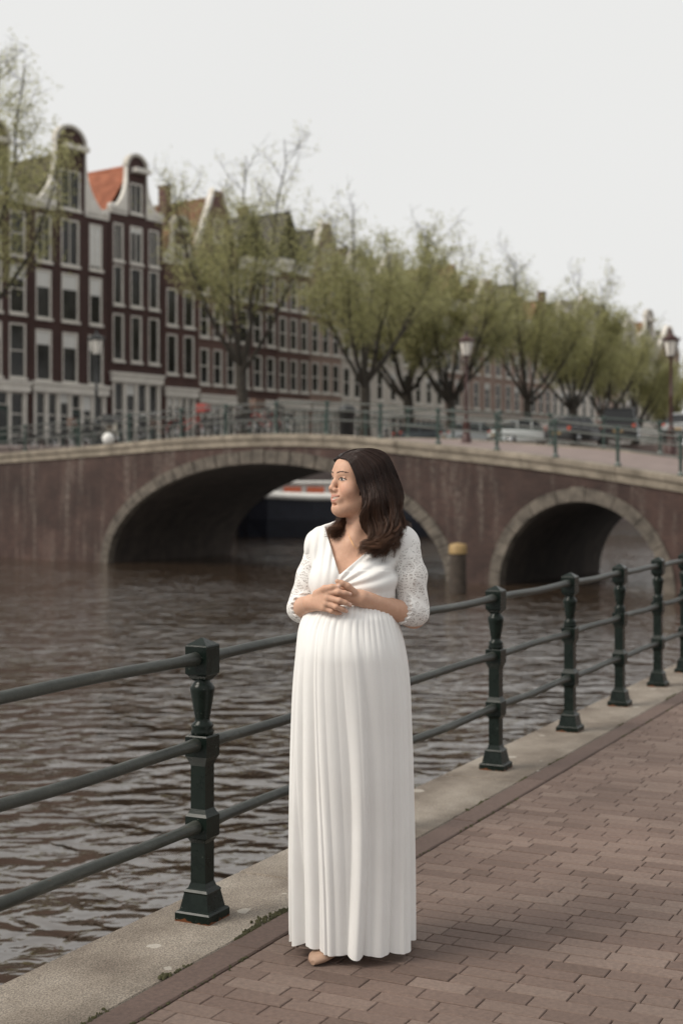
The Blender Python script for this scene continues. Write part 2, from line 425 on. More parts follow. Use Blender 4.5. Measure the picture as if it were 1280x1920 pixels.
for k, (sc_, (u, n, L, dz, tx, tz)) in enumerate(scored):
    pos = Q(u, n, dz)
    if k < 300:
        key = round(L, 3)
        if key not in pm_cache:
            mm = MB(); mm.add(*paver(key, BW)); pm_cache[key] = mm.mesh('brick')
        o = link('brick', pm_cache[key], 'paver', pavement, pos)
        o.rotation_euler = (tx, 0, QROT - math.pi / 2 + tz)
    else:
        vs, fs = paver(L, BW)
        mt = Matrix.Translation(pos) @ Matrix.Rotation(QROT - math.pi / 2 + tz, 4, 'Z') @ Matrix.Rotation(tx, 4, 'X')
        restmb.add([mt @ Vector(v) for v in vs], fs)
tag(restmb.build('brick_paving', 'paver', pavement), kind='stuff')
# moss in the joints
mb = MB(); rnd = random.Random(5)
def moss_tuft(u, n, r, hh):
    p = Q(u, n, .001)
    for _ in range(5):
        a = rnd.uniform(0, 6.28); q = p + Vector((math.cos(a), math.sin(a), 0)) * rnd.uniform(0, r)
        rr = r * rnd.uniform(.25, .6)
        mb.lathe([(rr, 0), (rr * .85, hh * .5), (rr * .45, hh)], 6, q, True, rnd.uniform(0, 1))
for uu in np.arange(2.6, 12, .012):
    d = math.sin(uu * 2.3) + math.sin(uu * 5.1 + 1) + math.sin(uu * 11.7)
    if d > .3 and rnd.random() < .5: moss_tuft(uu, N_E + rnd.gauss(.002, .004), .0055, .004)
    d2 = math.sin(uu * 1.9 + 1.0) + math.sin(uu * 4.3) + math.sin(uu * 9.7 + 2)
    if d2 > 1.0 and rnd.random() < .5: moss_tuft(uu, N_S + rnd.gauss(0, .006), .008, .006)
for uu in np.arange(4.15, 4.62, .004):
    w_ = .028 * math.exp(-((uu - 4.4) / .14) ** 2)
    moss_tuft(uu, N_S - abs(rnd.gauss(0, w_)) + .004, .007, .007)
for uu, nn in ((3.72, N_S - .01), (3.735, N_S - .02), (3.75, N_S - .008)): moss_tuft(uu, nn, .014, .010)
tag(mb.build('moss', 'moss'), kind='stuff')

# ------------------------------------------------------------------ quay railing
def post_mesh():
    m = MB()
    S = lambda prof: m.lathe(prof, square=True)
    m2 = MB()
    S([(.030, .10), (.030, .272), (.036, .285), (.044, .292), (.044, .366), (.037, .376), (.030, .392), (.030, .545), (.036, .562), (.044, .578), (.044, .648), (.040, .653)])
    m.lathe([(.034, .650), (.040, .656), (.042, .666), (.036, .676), (.040, .684), (.036, .694), (.027, .700), (.027, .712), (.0435, .812), (.0435, .822), (.036, .834), (.028, .842), (.028, .850)], 20)
    return m
pme = post_mesh().mesh('post')
bme = MB().lathe([(.0705, -.012), (.0705, .028), (.066, .034), (.058, .038), (.047, .094), (.049, .1), (.043, .108), (.036, .113), (.031, .13)], square=True).mesh('post_base')
cme = MB().lathe([(.024, .846), (.030, .853), (.037, .864), (.044, .871), (.044, .968), (.042, .973), (.004, .997)], square=True).mesh('post_cap')
railing = empty('canal_railing', Q(0, 0), QROT)
tag(railing, 'dark green iron railing with turned posts and three round rails on the stone quay', 'railing')
PN = -2.69
PU = [-.2, 1.36, 2.84, 4.32, 5.80, 7.33, 8.68, 9.85, 10.95, 11.85, 13.2, 14.5, 15.7, 17.1, 18.5, 20, 21.5, 23]
for u in PU:
    po = link('post', pme, 'post_paint', railing, (u, -PN, 0.0)); link('post_base', bme, 'post_paint', po); link('post_cap', cme, 'post_paint', po)
RZ = (.928, .618, .332)
for i in range(len(PU) - 1):
    for z in RZ:
        mb = MB(); a, b = PU[i] + .036, PU[i + 1] - .036
        P = []; rr = []
        for k in range(13):
            t = k / 12; x = a + (b - a) * t
            P.append((x, -PN + .0015 * math.sin(t * 9 + z * 20), z + .003 * math.sin(t * 7 + i + z * 9)))
            rr.append(.0200 + .006 * math.exp(-((t * (b - a)) / .025) ** 2) + .006 * math.exp(-(((1 - t) * (b - a)) / .025) ** 2))
        mb.tube(P, rr, 14); mb.build('rail', 'rail_paint', railing)

# ------------------------------------------------------------------ bridge (local frame: x = along the face, y = away, z up)
BA = Vector((-10.9, 54.0, 0)); BD = Vector((.741, -.671, 0)).normalized(); BROT = math.atan2(BD.y, BD.x)
BN = Vector((-BD.y, BD.x, 0))
SKEW = Vector((.53, .848, 0)) * 7.5
bsx, bsy = SKEW.dot(BD), SKEW.dot(BN)       # back face offset in the local frame
def s_of(px):
    k = (px - 640) / FPX
    return (BA.y * k - BA.x) / (BD.x - BD.y * k)
cp_px = [(-60, 856, 872), (0, 850, 867), (100, 842, 859), (200, 834, 852), (300, 824, 843), (400, 817, 838), (500, 813, 838), (600, 813, 839), (700, 820, 845), (800, 832, 854), (920, 843, 866), (1040, 858, 879), (1160, 875, 897), (1280, 894, 917), (1400, 914, 938)]
cs, ct, cb = [], [], []
for px, yt, yb in cp_px:
    s = s_of(px); Y = BA.y + BD.y * s
    cs.append(s); ct.append(EYE + (HOR - yt) / FPX * Y); cb.append(EYE + (HOR - yb) / FPX * Y)
cs = np.array(cs); ct = np.array(ct); cb = np.array(cb)
def smoothp(s, arr): return float(np.mean([np.interp(s + d, cs, arr) for d in np.linspace(-1.6, 1.6, 9)]))
def ctop(s): return smoothp(s, ct)
def cbot(s): return ctop(s) - .36
def crise(s): return float(np.interp(s, [6, 14, 22, 30], [0, .10, .28, .40]))
ARCH = [(11.05, 7.8, 3.55, .42), (23.3, 2.6, 2.38, .36)]
def arch_z(s, grow=0.0):
    for c, a, h, rt in ARCH:
        t = (s - c) / (a + grow)
        if abs(t) < 1: return WZ + (h + grow) * math.sqrt(1 - t * t)
    return None
bridge = empty('bridge', BA, BROT)
tag(bridge, 'old brown brick canal bridge with two stone-ringed arches and a pale coping', 'bridge')
S0, S1 = -16.0, 40.0
svals = sorted(set([round(x, 4) for x in np.arange(S0, S1 + .01, .25)] + [round(c + a * math.cos(t), 4) for c, a, h, _ in ARCH for t in np.linspace(0, math.pi, 61)]))
def wall_mesh(yoff, xoff, flip, zr):
    m = MB()
    for a, b in zip(svals[:-1], svals[1:]):
        mid = (a + b) / 2
        if arch_z(mid) is None: za = zb = -3.0
        else: za = arch_z(a) or WZ; zb = arch_z(b) or WZ
        q = [(a + xoff, yoff, za), (b + xoff, yoff, zb), (b + xoff, yoff, cbot(b) + zr * crise(b)), (a + xoff, yoff, cbot(a) + zr * crise(a))]
        m.add(q, [(0, 1, 2, 3) if not flip else (3, 2, 1, 0)])
    return m
wall_mesh(0, 0, False, 0).build('front_wall', 'bridge_brick', bridge)
wall_mesh(bsy, bsx, True, 1).build('back_wall', 'bridge_brick', bridge)
for c, a, h, rt in ARCH:
    m = MB(); ts = np.linspace(0, math.pi, 49)
    ring = lambda y, x: [(c + x + a * math.cos(t), y, WZ + h * math.sin(t)) for t in ts]
    m.loft([ring(.02, 0), ring(bsy / 2, bsx / 2), ring(bsy - .02, bsx)], False, False, True)
    for x in (c - a, c + a): m.add([(x, .02, -3), (x, .02, WZ), (x + bsx, bsy - .02, WZ), (x + bsx, bsy - .02, -3)], [(0, 1, 2, 3)])
    m.build('vault', 'vault', bridge)
    # voussoirs
    nv = int(math.pi * (a + h) / 2 / .42); nv += 1 - nv % 2
    for i in range(nv):
        t0, t1 = math.pi * i / nv + .003, math.pi * (i + 1) / nv - .003
        vs = []
        out = rt * (1.0 if i != nv // 2 else 1.12); pr = .055 if i % 2 else .042
        for y in (-pr, .25):
            for (t, g) in ((t0, 0.0), ((t0 + t1) / 2, 0.0), (t1, 0.0), (t1, out), ((t0 + t1) / 2, out), (t0, out)):
                vs.append((c + (a + g - .015) * math.cos(t), y, WZ - .05 + (h + g - .015 + .05) * math.sin(t)))
        m = MB(); m.add(vs, [(0, 1, 2, 3, 4, 5), (11, 10, 9, 8, 7, 6)] + [(k, k + 6, (k + 1) % 6 + 6, (k + 1) % 6) for k in range(6)])
        o = m.build('arch_stone', 'arch_stone', bridge); fix_normals(o.data)
# coping stones, front and back
def coping(yoff, xoff, zr):
    s = S0
    rn = random.Random(7)
    while s < S1 - .1:
        L = min(1.5, S1 - s); rings = []
        j = rn.uniform(-.006, .006)
        for k in range(4):
            x = s + .006 + (L - .012) * k / 3; z = ctop(x) + zr * crise(x); y = yoff
            rings.append([(x + xoff, y - .12 + j, z - .15), (x + xoff, y - .12 + j, z - .02), (x + xoff, y - .10 + j, z), (x + xoff, y + .55, z), (x + xoff, y + .55, z - .40), (x + xoff, y - .05 + j, z - .40), (x + xoff, y - .06 + j, z - .22)])
        m = MB(); m.loft(rings); o = m.build('coping_stone', 'coping', bridge); fix_normals(o.data); s += L
coping(0, 0, 0); coping(bsy - .43, bsx, 1)
# roadway on top
m = MB(); rows = []
for s in np.arange(S0, S1 + .01, .8):
    r = []
    for v in (.552, .56, 1.6, 1.62, 3.2, 5.0, bsy - .45):
        f = (v - .5) / (bsy - .9); z = ctop(s) - .03 + f * crise(s) + (.0 if v < 1.61 or v > 5 else -.10)
        r.append((s + f * bsx, v, z))
    rows.append(r)
m.loft(rows, False, False, False); o = m.build('roadway', 'road', bridge); fix_normals(o.data)

# bridge railings
def bridge_rail(name, label, yoff, xoff, zr, s_list, rm='thin_rail', rr=.026):
    rt = empty(name, BA, BROT); tag(rt, label, 'railing')
    pm_ = MB()
    pm_.lathe([(.07, 0), (.07, .05), (.045, .10), (.035, .12), (.035, .42), (.045, .43), (.045, .50), (.035, .51), (.035, .72), (.045, .73), (.045, .80), (.03, .82)], square=True)
    pm_.lathe([(.03, .80), (.045, .86), (.045, .90), (.03, .94)], 10)
    pm_.lathe([(.05, .93), (.055, 1.05), (.005, 1.09)], square=True)
    me = pm_.mesh('post')
    zz = lambda s: ctop(s) + zr * crise(s)
    for s in s_list: link('post', me, 'green_iron', rt, (s + xoff, yoff, zz(s) - .01))
    for a, b in zip(s_list[:-1], s_list[1:]):
        for h in (1.0, .765, .465):
            mm = MB(); mm.tube([(s + xoff, yoff, zz(s) + h) for s in np.linspace(a, b, 5)], rr, 6); mm.build('rail', rm, rt)
fs = [s_of(p) for p in (-45, 40, 140, 235, 332, 416, 510, 605, 705, 813, 923, 1033, 1150, 1268, 1390)]
bridge_rail('bridge_railing', 'green post and grey pipe railing along the near edge of the bridge', .2, 0, 0, fs)
bs = [fs[0] - 2.5 + 2.05 * i for i in range(20)]
bridge_rail('bridge_railing', 'green post and pipe railing along the far edge of the bridge', bsy - .2, bsx, 1, bs, 'green_iron', .020)

# ------------------------------------------------------------------ streets beyond
SZ = 3.9
FD = Vector((.6, .8, 0)); FN = Vector((.8, -.6, 0))   # along the facades / facing the canal
B0 = Vector((-15.0, 92.0, 0))
def prism_xy(name, poly, z1, z0, mat):
    m = MB(); n = len(poly)
    zt = z1 if isinstance(z1, (list, tuple)) else [z1] * n
    m.add([(x, y, z0) for x, y in poly] + [(poly[i][0], poly[i][1], zt[i]) for i in range(n)], [tuple(range(n))[::-1], tuple(range(n, 2 * n))] + [(i, (i + 1) % n, (i + 1) % n + n, i + n) for i in range(n)])
    o = m.build(name, mat); fix_normals(o.data); tag(o, kind='structure'); return o
bl = BA + BN * bsy + BD * bsx
c0 = BA + BD * 3.25 + SKEW
pb = B0 + FN * 15.2 + FD * 4.5
# left bank street in two planar pieces
sA = BA + BD * S0 + BN * .3
e1 = BA + BD * 3.0 + BN * (bsy - .02) + BD * bsx
e2 = Vector((-6.6, 78.5, 0))
far_l = Vector((-150, 300, 0)); far_r = e2 + FD * 330
prism_xy('street', [(e1.x, e1.y), (e2.x, e2.y), (-60, 78.5), (-60, e1.y)], [3.2, 3.9, 3.9, 3.2], -3, 'street')
prism_xy('street', [(e2.x, e2.y), (far_r.x, far_r.y), (far_l.x, far_l.y), (-60, 300), (-60, 78.5)], SZ, -3, 'street')
# raised side street with parked cars, on a slab over the water
prism_xy('side_street', [(3.5, 83.5), (62, 72), (62, 82), (4.5, 94)], 4.0, 3.4, 'road')

# ------------------------------------------------------------------ houses
def house_window(parent, x0, x1, z0, z1, fr='trim', ft=.105, bars=(1, 1), blind=0.0, sill=True, depth=.10):
    # frame as a mesh ring set back in the opening, pane and sill as sub-parts
    m = MB(); y0, y1 = depth - .09, depth + .05
    m.box((x0 + .003, y0, z0 + .003), (x0 + ft, y1, z1 - .003)); m.box((x1 - ft, y0, z0 + .003), (x1 - .003, y1, z1 - .003))
    m.box((x0 + ft, y0 + .002, z1 - ft), (x1 - ft, y1, z1 - .003)); m.box((x0 + ft, y0 + .002, z0 + .003), (x1 - ft, y1, z0 + ft * .8))
    nx, nz = bars
    for i in range(1, nx):
        x = x0 + (x1 - x0) * i / nx; m.box((x - .02, y0 + .03, z0 + ft * .8), (x + .02, y1 - .01, z1 - ft))
    for i in range(1, nz):
        z = z0 + (z1 - z0) * i / nz; m.box((x0 + ft, y0 + .02, z - .035), (x1 - ft, y1 - .012, z + .035))
    wo = m.build('window', fr, parent)
    m = MB(); m.box((x0 + ft * .7, depth + .01, z0 + ft * .5), (x1 - ft * .7, depth + .03, z1 - ft * .5)); m.build('pane', 'glass', wo)
    if blind > 0:
        m = MB(); m.box((x0 + ft, depth - .02, z1 - ft - (z1 - z0 - 2 * ft) * blind), (x1 - ft, depth + .008, z1 - ft - .002)); m.build('blind', 'blind', wo)
    if sill:
        m = MB(); m.box((x0 - .05, -.12, z0 - .16), (x1 + .05, depth, z0)); m.build('sill', fr, wo)
    return wo
def wall_holes(m, x0, x1, z0, z1, holes, depth=.22, y=0.0):
    xs = sorted(set([x0, x1] + [h[0] for h in holes] + [h[1] for h in holes])); zs = sorted(set([z0, z1] + [h[2] for h in holes] + [h[3] for h in holes]))
    for a, b in zip(xs[:-1], xs[1:]):
        for c, d in zip(zs[:-1], zs[1:]):
            if any(h[0] <= a + 1e-6 and b <= h[1] + 1e-6 and h[2] <= c + 1e-6 and d <= h[3] + 1e-6 for h in holes): continue
            m.add([(a, y, c), (b, y, c), (b, y, d), (a, y, d)], [(0, 1, 2, 3)])
    for a, b, c, d in holes:
        D = y + depth
        m.add([(a, y, c), (a, D, c), (a, D, d), (a, y, d)], [(0, 1, 2, 3)]); m.add([(b, y, c), (b, y, d), (b, D, d), (b, D, c)], [(0, 1, 2, 3)])
        m.add([(a, y, d), (a, D, d), (b, D, d), (b, y, d)], [(0, 1, 2, 3)]); m.add([(a, y, c), (b, y, c), (b, D, c), (a, D, c)], [(0, 1, 2, 3)])
def tile_roof(parent, x0, x1, y0, y1, zE, zR, mat, tiles=True):
    # two slopes, ridge running away from the street; courses and pan tiles as real relief
    xc = (x0 + x1) / 2
    for side, xe in ((-1, x0), (1, x1)):
        nr = max(2, int(math.hypot(xc - xe, zR - zE) / .36)); nc = max(2, int((y1 - y0) / .28))
        if not tiles: nr, nc = 3, 3
        nx_, nz_ = (zR - zE), abs(xc - xe); ln = math.hypot(nx_, nz_); nv = Vector((side * nx_ / ln, 0, nz_ / ln))
        V = []; rows = []
        for i in range(nr):
            for e in ((0, .05), (1, 0.0)):
                f = (i + e[0] * .999) / nr; r = []
                for j in range(nc * 3 + 1):
                    y = y0 + (y1 - y0) * j / (nc * 3)
                    h = e[1] + .028 * math.cos(j * 2 * math.pi / 3)
                    p = Vector((xe + (xc - xe) * f, y, zE + (zR - zE) * f)) + nv * (h + .03)
                    r.append(p)
                rows.append(r)
        m = MB(); m.loft(rows, False, False, False); o = m.build('roof_tiles', mat, parent); fix_normals(o.data)
        if tiles: tag(o, kind='stuff')
    m = MB(); m.tube([(xc, y0, zR + .06), (xc, y1, zR + .06)], .13, 8, smooth=True); m.build('ridge', mat, parent)
def bell_trim(parent, xc, wn, we, zE, zT, mat='trim_grey'):
    # curved white claws flanking the gable neck, and a rounded cap
    for sgn in (-1, 1):
        pts_o, pts_i = [], []
        for i in range(13):
            t = i / 12
            x = wn + (we - wn) * (1 - t) ** 3.2; z = zE + (zT - zE) * t
            pts_o.append((x + .05, z)); pts_i.append((wn - .02, z))
        poly = [(xc + sgn * a, z) for a, z in pts_o] + [(xc + sgn * a, z) for a, z in pts_i[::-1]]
        m = MB(); m.prism(poly, -.10, .25); o = m.build('gable_claw', mat, parent); fix_normals(o.data)
        m = MB(); m.lathe([(.02, -.11), (.30, -.11), (.30, .2), (.02, .2)], 14)
        m.v = [(xc + sgn * (we - .12) + a, c_ - .0, zE + .25 + b) for a, b, c_ in m.v]; o = m.build('scroll', mat, parent); fix_normals(o.data)
def house(x_off, width, label, rows, brick='brick_dark', ground=5.0, eave=15.6, gable='bell', gtop=19.5, roof='tile_orange', cols=3, shop='trim', seed=0, group=None, neck=None, gwin=None, tiles=True, depth=11.0, street=SZ, shopbars=5, trim='trim', ridge=None, cornice=True):
    rn = random.Random(seed)
    loc = B0 + FD * x_off + Vector((0, 0, street))
    h = empty('canal_house', loc, math.atan2(FD.y, FD.x)); tag(h, label, 'house', group)
    Wd = width - .04
    holes = []; wins = []
    for (z0, z1, cw, blinds, nb) in rows:
        for i in range(cols):
            c = Wd * (i + .5) / cols; ww = cw if not isinstance(cw, (list, tuple)) else cw[i]
            hh = (c - ww / 2, c + ww / 2, z0, z1); holes.append(hh); wins.append((hh, blinds[i % len(blinds)], nb))
    # ground floor opening
    go = (.35, Wd - .35, .05, ground - .75)
    m = MB(); wall_holes(m, 0, Wd, -.3, eave, holes + [go]); m.box((0, .001, -.3), (.01, depth, eave)); m.box((Wd - .01, .001, -.3), (Wd, depth, eave)); m.box((0, depth, -.3), (Wd, depth + .1, eave))
    m.build('wall', brick, h)
    for hh, bl_, nb in wins: house_window(h, *hh, fr=trim, blind=bl_, bars=nb)
    # shop front: cornice, pilasters, glazing
    m = MB(); m.box((.10, -.22, ground - .75), (Wd - .10, .20, ground - .30)); m.box((.02, -.30, ground - .299), (Wd - .02, .2, ground - .12)); m.build('shop_cornice', shop, h)
    x = go[0]; k = 0
    seg = (go[1] - go[0]) / shopbars
    for i in range(shopbars + 1):
        xx = go[0] + seg * i; m = MB(); m.box((xx - .085, -.08, .05), (xx + .085, .2, go[3] - .002)); m.build('pilaster', shop, h)
    for i in range(shopbars):
        a, b = go[0] + seg * i + .085, go[0] + seg * (i + 1) - .085
        if i == shopbars // 2:
            m = MB(); m.box((a + .003, .06, .06), (b - .003, .14, 2.5)); d = m.build('door', 'green_iron', h)
            m = MB(); m.box((a + .12, .045, 1.1), (b - .12, .058, 2.3)); m.build('pane', 'glass', d)
            house_window(h, a + .003, b - .003, 2.6, go[3] - .004, fr=shop, ft=.08, sill=False, depth=.10)
        else:
            m = MB(); m.box((a + .003, .02, .06), (b - .003, .15, .75)); m.build('stall_riser', 'iron' if i % 2 else brick, h)
            house_window(h, a + .003, b - .003, .76, go[3] - .004, fr=shop, ft=.08, bars=(1, 2), sill=False, depth=.10, blind=rn.choice([0, 0, .2, .35]))
    # gables
    xc = Wd / 2
    if gable == 'bell':
        wn = neck or Wd * .2
        zt = gtop - wn * .9
        gw = gwin or (eave + .3, eave + 2.2, wn * 1.15)
        m = MB(); wall_holes(m, xc - wn, xc + wn, eave + .002, zt, [(xc - gw[2] / 2, xc + gw[2] / 2, gw[0], gw[1])], y=.001)
        arc = [(xc + wn * math.cos(t), zt + wn * .85 * math.sin(t)) for t in np.linspace(0, math.pi, 13)]
        m.add([(x, .001, z) for x, z in arc], [tuple(range(len(arc)))])
        m.box((xc - wn, .25, eave), (xc + wn, .30, zt)); m.build('gable', brick, h)
        house_window(h, xc - gw[2] / 2, xc + gw[2] / 2, gw[0], gw[1], fr=trim, bars=(2, 1))
        arc_o = [(xc + (wn + .11) * math.cos(t), zt + (wn * .85 + .15) * math.sin(t)) for t in np.linspace(0, math.pi, 17)]
        arc_i = [(xc + (wn - .10) * math.cos(t), zt + (wn * .85 - .06) * math.sin(t)) for t in np.linspace(0, math.pi, 17)]
        m = MB(); m.prism(arc_o + arc_i[::-1], -.14, .3); o = m.build('gable_cap', 'trim_grey', h); fix_normals(o.data)
        bell_trim(h, xc, wn, Wd / 2 - .15, eave + .02, zt + .1, 'trim')
        m = MB(); m.box((xc - wn * .62, -.55, zt - .42), (xc + wn * .95, -.002, zt - .12)); m.build('hoist_beam', 'trim', h)
        m = MB(); m.box((.01, -.10, eave - .12), (xc - wn - .01, .26, eave + .16)); m.build('cornice', trim, h)
        m = MB(); m.box((xc + wn + .01, -.10, eave - .12), (Wd - .01, .26, eave + .16)); m.build('cornice', trim, h)
        tile_roof(h, .02, Wd - .02, .35, depth, eave - .2, ridge or zt - .6, roof, tiles)
    elif gable == 'flat':
        m = MB(); m.box((-.0, -.40, eave - .30), (Wd, .30, eave + .12)); m.box((.02, -.25, eave - .85), (Wd - .02, -.002, eave - .302)); m.build('cornice', trim, h)
        tile_roof(h, .02, Wd - .02, .35, depth, eave - .1, ridge or gtop, roof, tiles)
    elif gable == 'point':
        wn = Wd / 2
        m = MB(); m.prism([(.0, eave + .001), (Wd, eave + .001), (xc + .5, gtop - .5), (xc + .5, gtop), (xc - .5, gtop), (xc - .5, gtop - .5)], .001, .3); o = m.build('gable', brick, h); fix_normals(o.data)
        for sgn in (-1, 1):
            m = MB(); m.prism([(xc + sgn * (wn + .05), eave - .1), (xc + sgn * (wn + .05), eave + .45), (xc + sgn * .5, gtop + .15), (xc + sgn * .5, gtop - .4)], -.12, .35); o = m.build('gable_edge', trim, h); fix_normals(o.data)
        house_window(h, xc - .45, xc + .45, eave + .6, eave + 2.2, fr=trim, depth=.0, bars=(2, 1))
        tile_roof(h, .02, Wd - .02, .38, depth, eave - .2, ridge or gtop - .5, roof, tiles)
    if rn.random() < .6:
        m = MB(); m.box((Wd * .3 - .3, 4.0, eave), (Wd * .3 + .3, 4.7, (ridge or gtop) + .6)); m.box((Wd * .3 - .36, 3.94, (ridge or gtop) + .6), (Wd * .3 + .36, 4.76, (ridge or gtop) + .75)); m.build('chimney', 'brick_red', h)
    return h
# windows rows: z0, z1, width(s), blinds, bars (relative to the street)
house(-17.6, 5.3, 'dark house with tall cream framed windows behind the hanging leafy branches', [(4.6, 7.9, 1.35, [0, 0, .2], (1, 2)), (8.6, 11.5, 1.35, [0], (1, 2)), (12.2, 14.6, 1.25, [0], (1, 2))], 'brick_brown', 4.5, 15.2, 'bell', 19.0, 'tile_moss', seed=1, shopbars=4)
house(-12.2, 5.6, 'dark brick house with mossy roof next to the taller bell gabled house', [(4.3, 7.6, 1.3, [0, .3], (1, 2)), (8.2, 11.2, 1.3, [.3, 0], (1, 2)), (11.7, 14.4, 1.2, [0], (1, 2))], 'brick_dark', 4.2, 15.0, 'bell', 19.6, 'tile_moss', seed=2, shopbars=4)
house(-6.6, 6.55, 'tallest dark brick house with curved bell gable, white scrolls and hoist beam', [(4.25, 7.4, 1.3, [.28, .3, .3], (1, 1)), (8.1, 11.1, [1.25, 1.45, 1.1], [.35, .33, .38], (1, 1)), (11.6, 14.5, [1.25, 1.5, 1.1], [0, 0, .95], (2, 1))], 'brick_dark', 4.3, 15.0, 'bell', 20.35, 'tile_moss', seed=3, neck=1.22, gwin=(15.15, 17.6, 1.75), shopbars=6)
house(0, 4.95, 'narrow dark brick house with small bell gable and bright orange tile roof', [(5.95, 9.0, 1.0, [0, 0, 0], (1, 1)), (9.6, 12.15, [.9, 1.1, .95], [0, 0, 0], (1, 1)), (12.45, 14.9, [.9, 1.15, .95], [0, .15, 0], (2, 1))], 'brick_dark', 5.3, 15.6, 'bell', 19.6, 'tile_orange', seed=4, neck=.88, gwin=(15.75, 17.75, 1.15), shopbars=4, ridge=18.9)
house(5.0, 3.4, 'low pale topped house with paired windows right of the orange roof', [(5.4, 8.1, 1.05, [.0, 0], (1, 1)), (8.7, 11.2, 1.05, [0], (1, 1))], 'brick_brown', 4.6, 13.0, 'bell', 16.2, 'tile_brown', cols=2, seed=5, neck=.75, gwin=(13.1, 14.3, .8), shopbars=4)
house(8.4, 4.2, 'brick house with white shop front and brown orange roof behind the forked tree', [(4.9, 7.4, .95, [0], (1, 2)), (8.2, 10.6, .95, [0], (1, 2)), (11.2, 13.2, .9, [0], (1, 2))], 'brick_red', 4.3, 14.4, 'point', 18.6, 'tile_brown', seed=6, shopbars=5)
house(12.6, 4.5, 'brown house with flat white cornice hidden behind the forked tree crown', [(4.9, 7.3, 1.0, [0], (1, 2)), (8.1, 10.5, 1.0, [0], (1, 2)), (11.2, 13.4, 1.0, [0], (1, 2))], 'brick_brown', 4.2, 14.2, 'flat', 17.5, 'slate', seed=7)
house(17.1, 3.9, 'red brick house with white ground floor and dark slate roof between two trees', [(4.9, 7.3, .9, [0], (1, 2)), (8.0, 10.4, .9, [0], (1, 2)), (11.0, 13.2, .9, [0], (1, 2))], 'brick_red', 4.4, 14.6, 'flat', 18.4, 'slate', seed=8)
house(21.0, 4.0, 'house with steep white edged gable beside the slate roof', [(5.0, 7.3, .95, [0], (1, 2)), (8.0, 10.3, .95, [0], (1, 2)), (11.0, 13.2, .95, [0], (1, 2))], 'brick_pale', 4.4, 14.0, 'point', 18.2, 'slate', seed=9)
xo = 25.0; rn = random.Random(21); k = 0
while xo < 88:
    wd_ = rn.uniform(4.0, 5.8); gt = rn.choice(['flat', 'flat', 'bell', 'point']); ev = rn.uniform(12.2, 14.2)
    bk_ = rn.choice(['brick_pale', 'plaster', 'brick_pale', 'plaster']); rf_ = rn.choice(['slate', 'tile_brown', 'slate'])
    lab = {'brick_pale': 'pinkish brick', 'plaster': 'cream plastered', 'brick_red': 'red brick'}[bk_] + ' house with ' + {'flat': 'flat cornice', 'bell': 'curved bell gable', 'point': 'white edged pointed gable'}[gt] + ' and ' + {'slate': 'slate', 'tile_brown': 'brown tile'}[rf_] + ' roof behind the tree row'
    house(xo, wd_, lab, [(4.8, 7.2, .95, [0, .2], (1, 2)), (7.9, 10.1, .95, [0, .3, 0], (1, 2)), (10.5, 12.0, .9, [0], (1, 2))], bk_, 4.2, ev, gt, ev + 3.2, rf_, seed=30 + k, group='houses behind the tree row', tiles=False, depth=9)
    xo += wd_; k += 1

